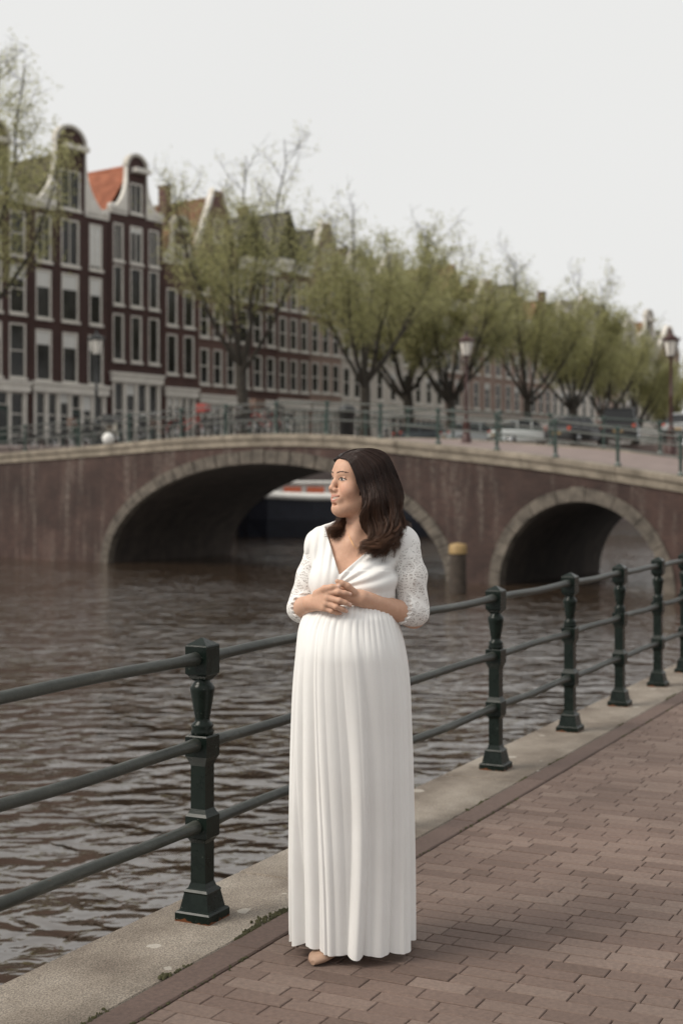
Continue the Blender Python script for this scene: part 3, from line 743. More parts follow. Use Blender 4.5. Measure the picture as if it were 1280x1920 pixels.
# ------------------------------------------------------------------ trees
def curve_pts(a, d0, d1, L, n, rn, wob):
    P = [Vector(a)]; 
    for i in range(n):
        t = (i + .5) / n; d = (d0.lerp(d1, t) + Vector((rn.gauss(0, wob), rn.gauss(0, wob), rn.gauss(0, wob)))).normalized()
        P.append(P[-1] + d * (L / n))
    return P
def make_tree(seed, H, Rc, fork, n1=7, leafy=1.0, low=0.0, leaf=.13, nl=5, top_bare=.55):
    rn = random.Random(seed); tr = MB(); br = MB(); lf_v = []; lf_f = []
    r0 = .34
    lean = Vector((rn.uniform(-.06, .06), rn.uniform(-.06, .06), 1)).normalized()
    tp = curve_pts((0, 0, -.2), lean, lean, fork + .2, 6, rn, .04)
    tr.tube(tp, [r0 * 1.5, r0 * 1.12, r0, r0 * .97, r0 * .95, r0 * .95, r0 * .9], 12)
    top = tp[-1]
    def leaves_at(p, k, spread):
        for _ in range(k):
            q = p + Vector((rn.gauss(0, spread), rn.gauss(0, spread), rn.gauss(0, spread)))
            a = Vector((rn.gauss(0, 1), rn.gauss(0, 1), rn.gauss(0, 1))).normalized(); b = a.orthogonal().normalized(); s = leaf * rn.uniform(.6, 1.35)
            a *= s; b *= s * .55; o = len(lf_v)
            lf_v.extend([q - a, q + b, q + a, q - b]); lf_f.append((o, o + 1, o + 2, o + 3))
    for i in range(n1):
        az = 2 * math.pi * (i + rn.uniform(-.3, .3)) / n1
        vert = i < 2
        out = rn.uniform(.12, .3) if vert else rn.uniform(.38, .80)
        hz = Vector((math.cos(az), math.sin(az), 0))
        L = (H - fork) * (rn.uniform(.88, 1.0) if vert else rn.uniform(.62, .88))
        d0 = (hz * (out * 1.25) + Vector((0, 0, .8))).normalized(); d1 = (hz * (out * .28) + Vector((0, 0, 1))).normalized()
        start = top - Vector((0, 0, rn.uniform(0, .8) if not vert else 0))
        P1 = curve_pts(start, d0, d1, L, 9, rn, .07)
        rr = [.15 * (1 - .86 * t / 9) for t in range(10)]; tr.tube(P1, rr, 7, cap=False)
        for j in range(11):
            f = .30 + .68 * (j + rn.random()) / 11; x = f * 9; k0 = min(8, int(x)); p = P1[k0].lerp(P1[k0 + 1], x - k0)
            az2 = rn.uniform(0, 6.28) if rn.random() < .45 else az + rn.gauss(0, 1.0)
            h2 = Vector((math.cos(az2), math.sin(az2), 0))
            L2 = Rc * rn.uniform(.40, .75) * (1 - .5 * f)
            P2 = curve_pts(p, (h2 + Vector((0, 0, rn.uniform(.5, 1.3)))).normalized(), (h2 * .45 + Vector((0, 0, rn.uniform(.4, 1.4)))).normalized(), L2, 5, rn, .13)
            br.tube(P2, [.045 * (1 - .8 * t / 5) * (1.15 - .6 * f) for t in range(6)], 4, cap=False)
            for q in range(8):
                f2 = .2 + .8 * (q + rn.random()) / 8; x2 = min(4.99, f2 * 5); k2 = int(x2); p2 = P2[k2].lerp(P2[k2 + 1], x2 - k2)
                d = Vector((rn.gauss(0, 1), rn.gauss(0, 1), rn.gauss(.35, .7))).normalized()
                L3 = rn.uniform(.5, 1.3)
                P3 = curve_pts(p2, d, (d + Vector((0, 0, rn.uniform(-.3, .6)))).normalized(), L3, 3, rn, .15)
                br.tube(P3, [.016, .012, .009, .005], 3, cap=False)
                hrel = (p2.z - fork) / (H - fork)
                dens = leafy * max(.10, 1 - max(0, hrel - top_bare) / (1 - top_bare) * 1.15)
                for e in range(4):
                    pe = P3[min(3, 1 + e % 3)] + Vector((rn.gauss(0, .18), rn.gauss(0, .18), rn.gauss(0, .18)))
                    if rn.random() < dens: leaves_at(pe, nl, .22)
    lm = bpy.data.meshes.new('crown'); lm.from_pydata([tuple(v) for v in lf_v], [], lf_f); lm.update()
    return tr.mesh('trunk'), br.mesh('branches'), lm
def place_tree(kit, loc, rz, sc, label, group=None):
    t = empty('tree', loc, rz); t.scale = sc; tag(t, label, 'tree', group)
    link('trunk', kit[0], 'bark', t); link('branches', kit[1], 'bark', t); link('crown', kit[2], 'leaf', t); return t
kA = make_tree(1, 18.0, 7.4, 4.6, 8, 1.0, nl=8, top_bare=.42, leaf=.085)
kB = make_tree(2, 17.0, 7.2, 4.4, 8, 1.0, nl=8, top_bare=.45, leaf=.085)
kC = make_tree(3, 15.0, 7.2, 4.2, 9, 1.0, nl=8, top_bare=.6, leaf=.09)
T0 = Vector((-5.5, 82, SZ))
def tree_at(px, kit, H0, Hpx, rz, label, off=0.0, group=None, ws=1.0):
    k = (px - 640) / FPX; p0 = T0 + FN * off
    t = (p0.y * k - p0.x) / (FD.x - FD.y * k); p = p0 + FD * t
    s = Hpx / FPX * p.y / H0
    place_tree(kit, p, rz, (s * ws, s * ws, s), label, group)
tree_at(460, kA, 18.0, 600, .5, 'tall forked tree with bare upper twigs in front of the slate roofed houses', ws=.95)
tree_at(688, kB, 17.0, 500, 2.1, 'thick trunked tree with sparse top, second along the bank from the bell gabled houses')
tree_at(850, kC, 15.0, 395, 1.0, 'rounded green tree rising behind the maroon street lamp')
tree_at(990, kB, 17.0, 400, 3.6, 'slim trunked green tree standing behind the white parked car')
tree_at(1075, kC, 15.0, 345, 5.0, 'broad green tree standing behind the grey parked estate car')
for i, (px, hp) in enumerate(((770, 430), (1135, 300), (1185, 262), (1245, 195))):
    tree_at(px, (kC, kB, kC)[i % 3], (15.0, 17.0, 15.0)[i % 3], hp, 1.7 * i, ['bushy tree set back between the thick trunked tree and the rounded one', 'leafy tree standing behind the black off-road car', 'small leafy tree between the black car and the maroon crowned lamp', 'lowest tree of the row, behind the maroon crowned lamp'][i], off=(-3.5 if i < 1 else -1.0), group='trees filling the bank row')
kL = make_tree(9, 18.5, 6.4, 4.5, 10, 1.0, nl=8, top_bare=.75, leaf=.075)
place_tree(kL, (-16.9, 62.0, 3.3), .4, (.92, .92, 1.0), 'leafy tree with fine branches hanging over the dark gabled house at the bridge foot')

# ------------------------------------------------------------------ street lamps
def lamp(px, py_base, py_top, Y, label, mat):
    b = W(px, py_base, Y); H = (py_base - py_top) / FPX * Y; s = H / 4.4
    L = empty('street_lamp', b); tag(L, label, 'street lamp'); L.scale = (s, s, s)
    MB().lathe([(.20, -.25), (.20, .25), (.16, .30), (.14, .75), (.17, .8), (.12, .88), (.10, .95)], 12).build('base', mat, L)
    MB().lathe([(.075, .94), (.062, 2.0), (.085, 2.05), (.06, 2.1), (.05, 3.25), (.08, 3.3), (.05, 3.36), (.12, 3.42), (.15, 3.46)], 10).build('pole', mat, L)
    n = 6; m = MB()
    for j in range(n):
        a = 2 * math.pi * j / n
        m.tube([(.16 * math.cos(a), .16 * math.sin(a), 3.44), (.27 * math.cos(a), .27 * math.sin(a), 4.0)], .016, 5)
    m.lathe([(.15, 3.42), (.17, 3.46)], n); m.build('lantern_frame', mat, L)
    MB().lathe([(.145, 3.462), (.255, 3.99)], n, smooth=False).build('lantern_glass', 'lamp_glass', L)
    m = MB(); m.lathe([(.31, 3.99), (.33, 4.05), (.24, 4.08), (.20, 4.16), (.09, 4.22), (.05, 4.26)], n, smooth=False)
    for j in range(12):
        a = 2 * math.pi * j / 12; m.tube([(.31 * math.cos(a), .31 * math.sin(a), 4.04), (.34 * math.cos(a), .34 * math.sin(a), 4.13)], [.025, .008], 5)
    m.build('crown_cap', mat, L)
    MB().lathe([(.05, 4.25), (.03, 4.29), (.06, 4.33), (.02, 4.4)], 8).build('finial', mat, L)
lamp(1257, 850, 618, 46.0, 'maroon crowned street lamp standing past the dark parked cars', 'lamp_red')
lamp(874, 832, 622, 48.0, 'maroon street lamp with frosted lantern in front of the rounded green tree', 'lamp_red')
lamp(181, 834, 618, 58.5, 'dark street lamp in front of the bell gabled brick houses', 'iron')

# ------------------------------------------------------------------ cars
def car(loc, rz, label, paint, prof='hatch', L=4.2, Wd=1.78, H=1.48):
    c = empty('parked_car', loc, rz); tag(c, label, 'car')
    pmn = pm('car_paint', paint, .25, .05, 2, spec=.45); gl = 'car_glass'
    hw = Wd / 2
    if prof == 'suv': low = [(0, .55), (.03, .95), (.20, 1.02), (.27, 1.06), (.97, 1.04), (1.0, .9), (1.0, .5)]; green = [(.25, 1.05), (.37, H - .04), (.5, H), (.85, H - .02), (.95, 1.08)]
    elif prof == 'estate': low = [(0, .5), (.02, .74), (.16, .86), (.26, .92), (.98, .92), (1.0, .8), (1.0, .45)]; green = [(.25, .91), (.38, H - .03), (.55, H), (.86, H - .05), (.97, .94)]
    else: low = [(0, .48), (.02, .70), (.18, .84), (.27, .90), (.93, .92), (1.0, .78), (1.0, .42)]; green = [(.26, .89), (.40, H - .03), (.58, H), (.80, H - .08), (.96, .93)]
    bot = [(1.0, .28), (.94, .24), (.06, .24), (0, .30)]
    pr = [(x * L - L / 2, z) for x, z in low + bot]
    m = MB(); rings = []
    for y, k, dz in ((-hw, .965, .06), (-hw * .94, 1.0, 0), (-hw * .5, 1.008, -.01), (hw * .5, 1.008, -.01), (hw * .94, 1.0, 0), (hw, .965, .06)):
        rings.append([(x * k, y, z + (-dz if z > .7 else dz if z < .3 else 0)) for x, z in pr])
    m.loft(rings); o = m.build('body', pmn, c); fix_normals(o.data)
    g = [(x * L - L / 2, z) for x, z in green]
    m = MB(); m.loft([[(x * (.93), y * (1 if z < 1.12 else .80), z) for x, z in g] for y in (-hw * .93, -hw * .5, hw * .5, hw * .93)]); o = m.build('window_band', gl, c); fix_normals(o.data)
    top = [(x, z) for x, z in g if z > H - .2]
    m = MB(); t0, t1 = top[0][0] * .93, top[-1][0] * .93
    m.loft([[(t0 - .05, y, H - .07), (t0 + .3, y, H - .01), ((t0 + t1) / 2, y, H + .02), (t1 - .1, y, H - .02), (t1 + .08, y, H - .09), (t1, y, H - .13), (t0, y, H - .13)] for y in (-hw * .76, -hw * .4, hw * .4, hw * .76)]); o = m.build('roof', pmn, c); fix_normals(o.data)
    for sy in (-1, 1):
        for xx in (-.02, .2):
            m = MB(); x0 = xx * L; m.tube([(x0 + .05, sy * hw * .935, .92), (x0, sy * hw * .76, H - .08)], .035, 5); m.build('pillar', pmn, c)
        for xs in (-.315, .31):
            wh = MB(); wh.lathe([(.16, -.10), (.30, -.10), (.325, -.06), (.325, .06), (.30, .10), (.16, .10)], 20)
            wh.v = [(x, z, y) for x, y, z in wh.v]; wo = wh.build('wheel', 'rubber', c, (xs * L, sy * (hw - .08), .325)); fix_normals(wo.data)
            ri = MB(); ri.lathe([(.02, -.112), (.19, -.105), (.2, .105), (.02, .112)], 14); ri.v = [(x, z, y) for x, y, z in ri.v]; ro = ri.build('rim', 'chrome', wo); fix_normals(ro.data)
        m = MB(); m.cbox((L / 2 - .14, sy * hw * .84 - .09, .76), (L / 2 + .025, sy * hw * .84 + .09, .98 if prof != 'hatch' else .90), .02); m.build('tail_lamp', 'tail_lamp', c)
        m = MB(); m.cbox((-L / 2 - .02, sy * hw * .78 - .17, .60), (-L / 2 + .2, sy * hw * .78 + .17, .74), .02); m.build('headlight', 'lamp_glass', c)
        m = MB(); m.cbox((-L * .21, sy * (hw + .1) - .1, .93), (-L * .17, sy * (hw + .1) + .1, 1.06), .02); m.build('mirror', pmn, c)
    m = MB(); m.box((L / 2 - .02, -.26, .55), (L / 2 + .03, .26, .66)); m.build('number_plate', 'ochre', c)
    m = MB(); m.cbox((L / 2 - .12, -hw * .9, .34), (L / 2 + .05, hw * .9, .52), .03); m.build('bumper', 'rubber', c); m = MB(); m.cbox((-L / 2 - .04, -hw * .9, .32), (-L / 2 + .1, hw * .9, .5), .03); m.build('bumper', 'rubber', c)
    return c
GZ = 4.0
def car_at(px, Y, rz, *a, **k): car(Vector(((px - 640) / FPX * Y, Y, GZ)), rz, *a, **k)
car_at(1162, 79.0, R(-104), 'black off-road car with orange tail lamps parked by the maroon lamp', (.012, .010, .010), prof='suv', L=4.7, Wd=2.0, H=1.92)
car_at(1080, 81.5, R(-128), 'dark grey estate car parked between the white and the black cars', (.045, .043, .042), prof='estate', L=4.5, H=1.58)
car_at(985, 83.5, R(-165), 'white hatchback car parked ahead of the dark grey estate', (.62, .64, .62), prof='hatch', L=4.1, H=1.5)
car_at(890, 86.0, R(-165), 'pale silver car half hidden behind the bridge railing and street lamp', (.36, .38, .38), prof='hatch', L=4.0, H=1.46)
car_at(805, 88.0, R(-165), 'dark car with pale windscreen parked near the thick trunked tree', (.05, .06, .065), prof='estate', L=4.3, H=1.5)
car_at(1290, 75.5, R(-120), 'silver car parked beyond the maroon crowned lamp', (.30, .30, .30), prof='hatch', L=4.1, H=1.48)

# ------------------------------------------------------------------ tour boat behind the big arch
bo = empty('canal_boat', (1.2, 80.0, WZ), R(8)); tag(bo, 'navy canal boat with white rim and orange red panels seen through the big arch', 'boat')
m = MB(); rings = []
for x, hw_, dz in ((-7.0, .15, .35), (-6.5, .8, .22), (-5.5, 1.45, .1), (-3, 1.8, 0), (3, 1.8, 0), (6, 1.6, .05), (7, 1.3, .12)):
    rings.append([(x, -hw_, 2.2 + dz), (x, -hw_ * .92, 1.0), (x, -hw_ * .6, -.3), (x, hw_ * .6, -.3), (x, hw_ * .92, 1.0), (x, hw_, 2.2 + dz)])
m.loft(rings); o = m.build('hull', 'navy', bo); fix_normals(o.data)
m = MB()
for sg in (-1, 1): m.tube([(x, sg * (hw_ + .03), 2.25 + dz) for x, hw_, dz in ((-7.0, .15, .35), (-6.5, .8, .22), (-5.5, 1.45, .1), (-3, 1.8, 0), (3, 1.8, 0), (6, 1.6, .05), (7, 1.3, .12))], .20, 8)
m.build('rubbing_rim', 'white_paint', bo)
m = MB(); m.loft([[(-5.2, -1.15, 2.2), (-5.2, 1.15, 2.2), (-4.9, 1.05, 2.95), (-4.9, -1.05, 2.95)], [(6.2, -1.35, 2.2), (6.2, 1.35, 2.2), (6.0, 1.2, 2.95), (6.0, -1.2, 2.95)]]); o = m.build('cabin', 'white_paint', bo); fix_normals(o.data)
for i in range(8):
    for sg in (-1, 1):
        x = -4.6 + i * 1.28; m = MB(); m.box((x, sg * 1.31 - .03, 2.36), (x + .98, sg * 1.31 + .03, 2.80)); m.build('side_panel', 'orange_panel', bo)
m = MB(); m.cbox((-5.3, -1.35, 2.95), (6.4, 1.35, 3.12), .05); m.build('roof', 'white_paint', bo)
m = MB(); m.cbox((-.4, -.7, 3.12), (2.4, .7, 3.85), .1); o = m.build('wheelhouse', 'white_paint', bo)
for i in range(3):
    m = MB(); m.box((-.2 + i * .85, -.74, 3.32), (.45 + i * .85, -.69, 3.72)); m.build('wheelhouse_window', 'glass', bo)
m = MB(); m.tube([(-1.2, 0, 3.1), (-1.2, 0, 4.2)], .10, 8); m.build('funnel', 'iron', bo)
# ------------------------------------------------------------------ mooring pile
p = W(858, 1020, 37.0)
pl = empty('mooring_pile', (p.x, p.y, WZ)); tag(pl, 'dark wooden mooring pile with ochre cap standing in water before the bridge pier', 'mooring pile')
hh = p.z - WZ
MB().lathe([(.22, -1.5), (.225, .2), (.215, hh * .5), (.21, hh - .22)], 14).build('shaft', 'wood_pile', pl)
MB().lathe([(.235, hh - .25), (.235, hh - .06), (.20, hh), (.03, hh + .03)], 14).build('cap', 'ochre', pl)

# ------------------------------------------------------------------ bicycles on the bridge
def wheel_mesh(r=.34):
    m = MB(); n = 20
    rings = []
    for i in range(n):
        a = 2 * math.pi * i / n; c = Vector((math.cos(a), 0, math.sin(a)))
        rings.append([c * r + c * .022 * math.cos(t) + Vector((0, .022 * math.sin(t), 0)) for t in np.linspace(0, 2 * math.pi, 6)[:-1]])
    m.loft(rings + [rings[0]], False, True, True)
    return m.mesh('wheel')
WM = wheel_mesh(); 
ms = MB()
for i in range(12):
    a = 2 * math.pi * i / 12; ms.tube([(0, .03 * (1 if i % 2 else -1), 0), (.33 * math.cos(a), 0, .33 * math.sin(a))], .003, 3)
ms.lathe([(.03, -.05), (.03, .05)], 8); SPM = ms.mesh('spokes')
def bike_meshes():
    f = MB(); f.tube([(-.52, 0, .34), (-.12, 0, .36), (-.22, 0, .80), (-.52, 0, .34)], .014, 6); f.tube([(-.12, 0, .36), (.36, 0, .72), (.34, 0, .84), (-.2, 0, .62)], .019, 6); f.tube([(.31, 0, 1.0), (.38, 0, .70), (.56, 0, .34)], .016, 6); f.tube([(-.22, 0, .78), (-.24, 0, .92)], .014, 6)
    hb = MB(); hb.tube([(.12, -.28, 1.06), (.26, -.24, 1.09), (.30, 0, 1.03), (.26, .24, 1.09), (.12, .28, 1.06)], .014, 6)
    sd = MB(); sd.loft([[(x, -w_, .93), (x, -w_, .97), (x, 0, .99), (x, w_, .97), (x, w_, .93)] for x, w_ in ((-.38, .05), (-.34, .10), (-.22, .08), (-.08, .02))])
    rk = MB(); rk.box((-.78, -.07, .70), (-.30, .07, .72)); rk.tube([(-.72, .05, .70), (-.54, .05, .36)], .008, 4); rk.tube([(-.72, -.05, .70), (-.54, -.05, .36)], .008, 4)
    fe = MB(); fe.tube([(-.54 + .385 * math.cos(t), 0, .34 + .385 * math.sin(t)) for t in np.linspace(.5, 3.2, 9)], .018, 5)
    cr = MB()
    cr.box((.36, -.2, .98), (.72, .2, 1.0)); cr.box((.36, -.2, 1.0), (.38, .2, 1.26)); cr.box((.70, -.2, 1.0), (.72, .2, 1.26)); cr.box((.38, -.2, 1.0), (.70, -.18, 1.26)); cr.box((.38, .18, 1.0), (.70, .2, 1.26))
    return dict(frame=f.mesh('frame'), handlebar=hb.mesh('handlebar'), saddle=sd.mesh('saddle'), rack=rk.mesh('rack'), mudguard=fe.mesh('mudguard'), crate=cr.mesh('crate'))
BM = bike_meshes()
bc = {'black': (.012, .012, .012), 'grey': (.12, .12, .115), 'green': (.02, .05, .03), 'brown': (.09, .045, .025), 'cream': (.45, .42, .34), 'red': (.33, .035, .02)}
bmats = {k: pm('bike_paint_' + k, v, .35, .1, 5) for k, v in bc.items()}
def bike(s, v, rz, colr, crate, label, group=None):
    z = ctop(s) - .02
    loc = BA + BD * s + BN * v + Vector((0, 0, z))
    b = empty('bicycle', loc, BROT + rz); b.rotation_euler = (R(-5), 0, BROT + rz); tag(b, label, 'bicycle', group)
    def pt(n, mat): 
        o = bpy.data.objects.new(n, BM[n]); COL.objects.link(o); o.parent = b
        if not BM[n].materials: BM[n].materials.append(None)
        o.material_slots[0].link = 'OBJECT'; o.material_slots[0].material = mat; return o
    pt('frame', bmats[colr]); pt('handlebar', M['chrome']); pt('saddle', M['rubber']); pt('rack', M['iron']); pt('mudguard', bmats[colr])
    if crate: pt('crate', M['red_paint'] if crate == 'red' else bmats[crate])
    for x in (-.54, .56):
        w_ = link('wheel', WM, 'rubber', b, (x, 0, .345)); link('spokes', SPM, 'chrome', w_)
rn = random.Random(8)
specs = [(15, 'black', None), (45, 'grey', None), (75, 'black', 'brown'), (110, 'green', None), (140, 'black', 'black'), (165, 'cream', None), (222, 'black', None), (255, 'brown', None), (285, 'black', None), (318, 'red', 'red'), (352, 'black', None), (385, 'grey', None), (418, 'black', 'brown'), (442, 'red', None), (475, 'black', None)]
for i, (px, c_, cr) in enumerate(specs):
    s = s_of(px)
    base = {'black': 'black', 'grey': 'grey', 'green': 'dark green', 'brown': 'brown', 'cream': 'cream', 'red': 'red'}[c_]
    lab = f'{base} bicycle' + (f' with {"red" if cr == "red" else cr} front crate' if cr else ' without a crate') + ' parked against the bridge railing'
    bike(s, .95 + rn.uniform(-.1, .25), rn.choice([0, math.pi]) + rn.gauss(0, .25), c_, cr, lab, 'bicycles parked along the bridge railing')
# white round float hung on the railing, waste bin
p = BA + BD * s_of(204) + BN * -.02; z = ctop(s_of(204))
g = empty('round_float', (p.x, p.y, z)); tag(g, 'white round float ball resting on the bridge coping among the bicycles', 'float ball')
MB().lathe([(.02, 0), (.14, .03), (.21, .13), (.22, .22), (.19, .33), (.10, .41), (.03, .43)], 18).build('ball', 'white_paint', g)
MB().lathe([(.03, .42), (.05, .44), (.05, .48), (.02, .5)], 10).build('eyelet', 'iron', g)
s = s_of(606); p = BA + BD * s + BN * 1.1; z = ctop(s) - .03
g = empty('litter_bin', (p.x, p.y, z), BROT); tag(g, 'black litter bin on the crown of the bridge behind the railing', 'litter bin')
MB().lathe([(.20, 0), (.24, .05), (.27, .78), (.29, .80), (.29, .86)], 14).build('bin_body', 'iron', g)
MB().lathe([(.29, .862), (.25, .95), (.10, 1.0)], 14).build('lid', 'iron', g)


# ------------------------------------------------------------------ the woman
PX0, PY0 = .045, 4.77
def q(px, py, y):
    Y = PY0 + y
    return np.array([(px - 640) / FPX * Y - PX0, y, EYE - (py - HOR) / FPX * Y])
class Field:
    def __init__(s, lo, hi, h):
        s.lo = np.array(lo); s.h = h; s.n = np.ceil((np.array(hi) - s.lo) / h).astype(int) + 1
        s.F = np.full(s.n, .06, np.float32)
        s.ax = [(s.lo[i] + h * np.arange(s.n[i])).astype(np.float32) for i in range(3)]
    def sub(s, lo, hi):
        a = np.clip(((np.array(lo) - s.lo) / s.h).astype(int) - 1, 0, s.n - 1); b = np.clip(((np.array(hi) - s.lo) / s.h).astype(int) + 2, 1, s.n)
        sl = tuple(slice(a[i], max(b[i], a[i] + 1)) for i in range(3))
        return sl, np.meshgrid(*[s.ax[i][sl[i]] for i in range(3)], indexing='ij', sparse=True)
    def op(s, sl, d, k, mode='add'):
        f = s.F[sl]
        if mode == 'add':
            if k > 0:
                hh = np.maximum(k - np.abs(f - d), 0) / k; s.F[sl] = np.minimum(f, d) - hh * hh * k * .25
            else: s.F[sl] = np.minimum(f, d)
        elif mode == 'cut':
            d = -d
            if k > 0:
                hh = np.maximum(k - np.abs(f - d), 0) / k; s.F[sl] = np.maximum(f, d) + hh * hh * k * .25
            else: s.F[sl] = np.maximum(f, d)
    def cone(s, a, b, ra, rb, k=.02, mode='add'):
        a = np.array(a, float); b = np.array(b, float); r = max(ra, rb) + .06
        sl, (X, Y, Z) = s.sub(np.minimum(a, b) - r, np.maximum(a, b) + r)
        ab = b - a; L2 = float(ab @ ab) + 1e-12
        t = np.clip(((X - a[0]) * ab[0] + (Y - a[1]) * ab[1] + (Z - a[2]) * ab[2]) / L2, 0, 1)
        d = np.sqrt((X - a[0] - t * ab[0]) ** 2 + (Y - a[1] - t * ab[1]) ** 2 + (Z - a[2] - t * ab[2]) ** 2) - (ra + (rb - ra) * t)
        s.op(sl, d, k, mode)
    def ell(s, c, r, k=.02, fr=None, mode='add'):
        c = np.array(c, float); R_ = max(r) + .06
        sl, (X, Y, Z) = s.sub(c - R_, c + R_)
        fr = np.eye(3) if fr is None else fr
        dx, dy, dz = X - c[0], Y - c[1], Z - c[2]
        k0 = 0; k1 = 0
        for i in range(3):
            p = dx * fr[i][0] + dy * fr[i][1] + dz * fr[i][2]
            k0 = k0 + (p / r[i]) ** 2; k1 = k1 + (p / r[i] ** 2) ** 2
        k0 = np.sqrt(k0); k1 = np.sqrt(k1)
        s.op(sl, k0 * (k0 - 1) / np.maximum(k1, 1e-6), k, mode)
    def chain(s, pts, rad, k=.003):
        for i in range(len(pts) - 1): s.cone(pts[i], pts[i + 1], rad[i], rad[i + 1], k)
    def nets(s):
        F = s.F; ins = F < 0
        nx, ny, nz = F.shape
        cnt = np.zeros((nx - 1, ny - 1, nz - 1), np.int8)
        for i in (0, 1):
            for j in (0, 1):
                for k in (0, 1): cnt += ins[i:nx - 1 + i, j:ny - 1 + j, k:nz - 1 + k]
        mask = (cnt > 0) & (cnt < 8); I, J, K = np.nonzero(mask)
        idx = np.full(mask.shape, -1, np.int32); idx[mask] = np.arange(len(I))
        cor = [(i, j, k) for i in (0, 1) for j in (0, 1) for k in (0, 1)]
        val = {c: F[I + c[0], J + c[1], K + c[2]] for c in cor}
        acc = np.zeros((len(I), 3)); num = np.zeros(len(I))
        for a in cor:
            for ax in range(3):
                if a[ax] == 0:
                    b = list(a); b[ax] = 1; b = tuple(b); va, vb = val[a], val[b]
                    cr = (va < 0) != (vb < 0); t = np.where(cr, va / np.where(np.abs(va - vb) < 1e-12, 1, va - vb), 0)
                    p = np.tile(np.array(a, float), (len(I), 1)); p[:, ax] = t
                    acc += p * cr[:, None]; num += cr
        V = (np.stack([I, J, K], 1) + acc / num[:, None]) * s.h + s.lo
        faces = []
        for ax in range(3):
            o1, o2 = (ax + 1) % 3, (ax + 2) % 3
            sa = [slice(None)] * 3; sb = [slice(None)] * 3; sa[ax] = slice(0, -1); sb[ax] = slice(1, None)
            A = ins[tuple(sa)]; B = ins[tuple(sb)]
            e = np.argwhere(A != B)
            e = e[(e[:, o1] > 0) & (e[:, o2] > 0) & (e[:, o1] < F.shape[o1] - 1) & (e[:, o2] < F.shape[o2] - 1)]
            inside_first = A[e[:, 0], e[:, 1], e[:, 2]]
            def cell(d1, d2):
                c = e.copy(); c[:, o1] -= d1; c[:, o2] -= d2; return idx[c[:, 0], c[:, 1], c[:, 2]]
            qd = np.stack([cell(1, 1), cell(0, 1), cell(0, 0), cell(1, 0)], 1)
            qd[~inside_first] = qd[~inside_first][:, ::-1]
            faces.append(qd)
        return V, np.concatenate(faces)
def np_mesh(name, V, Fc, smooth=True):
    me = bpy.data.meshes.new(name)
    me.vertices.add(len(V)); me.vertices.foreach_set('co', np.ascontiguousarray(V, np.float32).ravel())
    k = Fc.shape[1]
    me.loops.add(Fc.size); me.loops.foreach_set('vertex_index', np.ascontiguousarray(Fc, np.int32).ravel())
    me.polygons.add(len(Fc)); me.polygons.foreach_set('loop_start', np.arange(0, Fc.size, k, dtype=np.int32))
    me.update(calc_edges=True); me.validate()
    me.polygons.foreach_set('use_smooth', np.full(len(me.polygons), smooth)); me.update()
    return me
def set_col(me, C):
    a = me.color_attributes.new('tone', 'FLOAT_COLOR', 'POINT')
    a.data.foreach_set('color', np.concatenate([C, np.ones((len(C), 1))], 1).astype(np.float32).ravel())
def relax(V, Fc, it=1, lam=.5):
    for _ in range(it):
        acc = np.zeros_like(V); n = np.zeros(len(V))
        for a, b in ((0, 1), (1, 2), (2, 3), (3, 0)):
            np.add.at(acc, Fc[:, a], V[Fc[:, b]]); np.add.at(acc, Fc[:, b], V[Fc[:, a]]); np.add.at(n, Fc[:, a], 1); np.add.at(n, Fc[:, b], 1)
        V = V + lam * (acc / np.maximum(n, 1)[:, None] - V)
    return V
# materials
def mk_skin():
    m, t, p = new_mat('skin')
    a = t.nodes.new('ShaderNodeAttribute'); a.attribute_name = 'tone'
    n = noise(t, 45, 6, .7, coord(t)); r = ramp(t, [(.28, (.90, .85, .83)), (.72, (1.06, 1.07, 1.07))]); t.links.new(n.outputs['Fac'], r.inputs['Fac'])
    t.links.new(mixc(t, 1.0, a.outputs['Color'], r.outputs[0], 'MULTIPLY'), p.inputs['Base Color'])
    p.inputs['Roughness'].default_value = .55; p.inputs['Specular IOR Level'].default_value = .28
    p.inputs['Subsurface Weight'].default_value = .10; p.inputs['Subsurface Radius'].default_value = (.010, .004, .002); p.inputs['Subsurface Scale'].default_value = 1.0
    n2 = noise(t, 400, 2, .5, coord(t)); bump(t, p, n2.outputs['Fac'], .05, .002)
    return m
M['skin'] = mk_skin()
def mk_hair():
    m, t, p = new_mat('hair'); a = t.nodes.new('ShaderNodeAttribute'); a.attribute_name = 'tone'
    t.links.new(a.outputs['Color'], p.inputs['Base Color']); p.inputs['Specular IOR Level'].default_value = .3
    n = noise(t, 90, 2, .5, coord(t)); rr = ramp(t, [(.3, (.30,)*3), (.7, (.45,)*3)]); t.links.new(n.outputs['Fac'], rr.inputs['Fac']); t.links.new(rr.outputs[0], p.inputs['Roughness'])
    return m
M['hair'] = mk_hair()
def mk_chiffon():
    m, t, p = new_mat('white_chiffon'); co = coord(t)
    n = noise(t, 5, 4, .6, co); r = ramp(t, [(.3, (.82, .81, .79)), (.7, (.87, .865, .85))]); t.links.new(n.outputs['Fac'], r.inputs['Fac'])
    t.links.new(r.outputs[0], p.inputs['Base Color']); p.inputs['Roughness'].default_value = .85; p.inputs['Specular IOR Level'].default_value = .15
    p.inputs['Sheen Weight'].default_value = .15
    cs = coord(t, 'Object', (1, 1, .06)); n2 = noise(t, 120, 3, .5, cs); bump(t, p, n2.outputs['Fac'], .10, .004)
    tr = t.nodes.new('ShaderNodeBsdfTranslucent'); tr.inputs['Color'].default_value = (.8, .79, .77, 1)
    mx = t.nodes.new('ShaderNodeMixShader'); mx.inputs[0].default_value = .12
    t.links.new(p.outputs[0], mx.inputs[1]); t.links.new(tr.outputs[0], mx.inputs[2]); t.links.new(mx.outputs[0], t.nodes['Material Output'].inputs['Surface'])
    return m
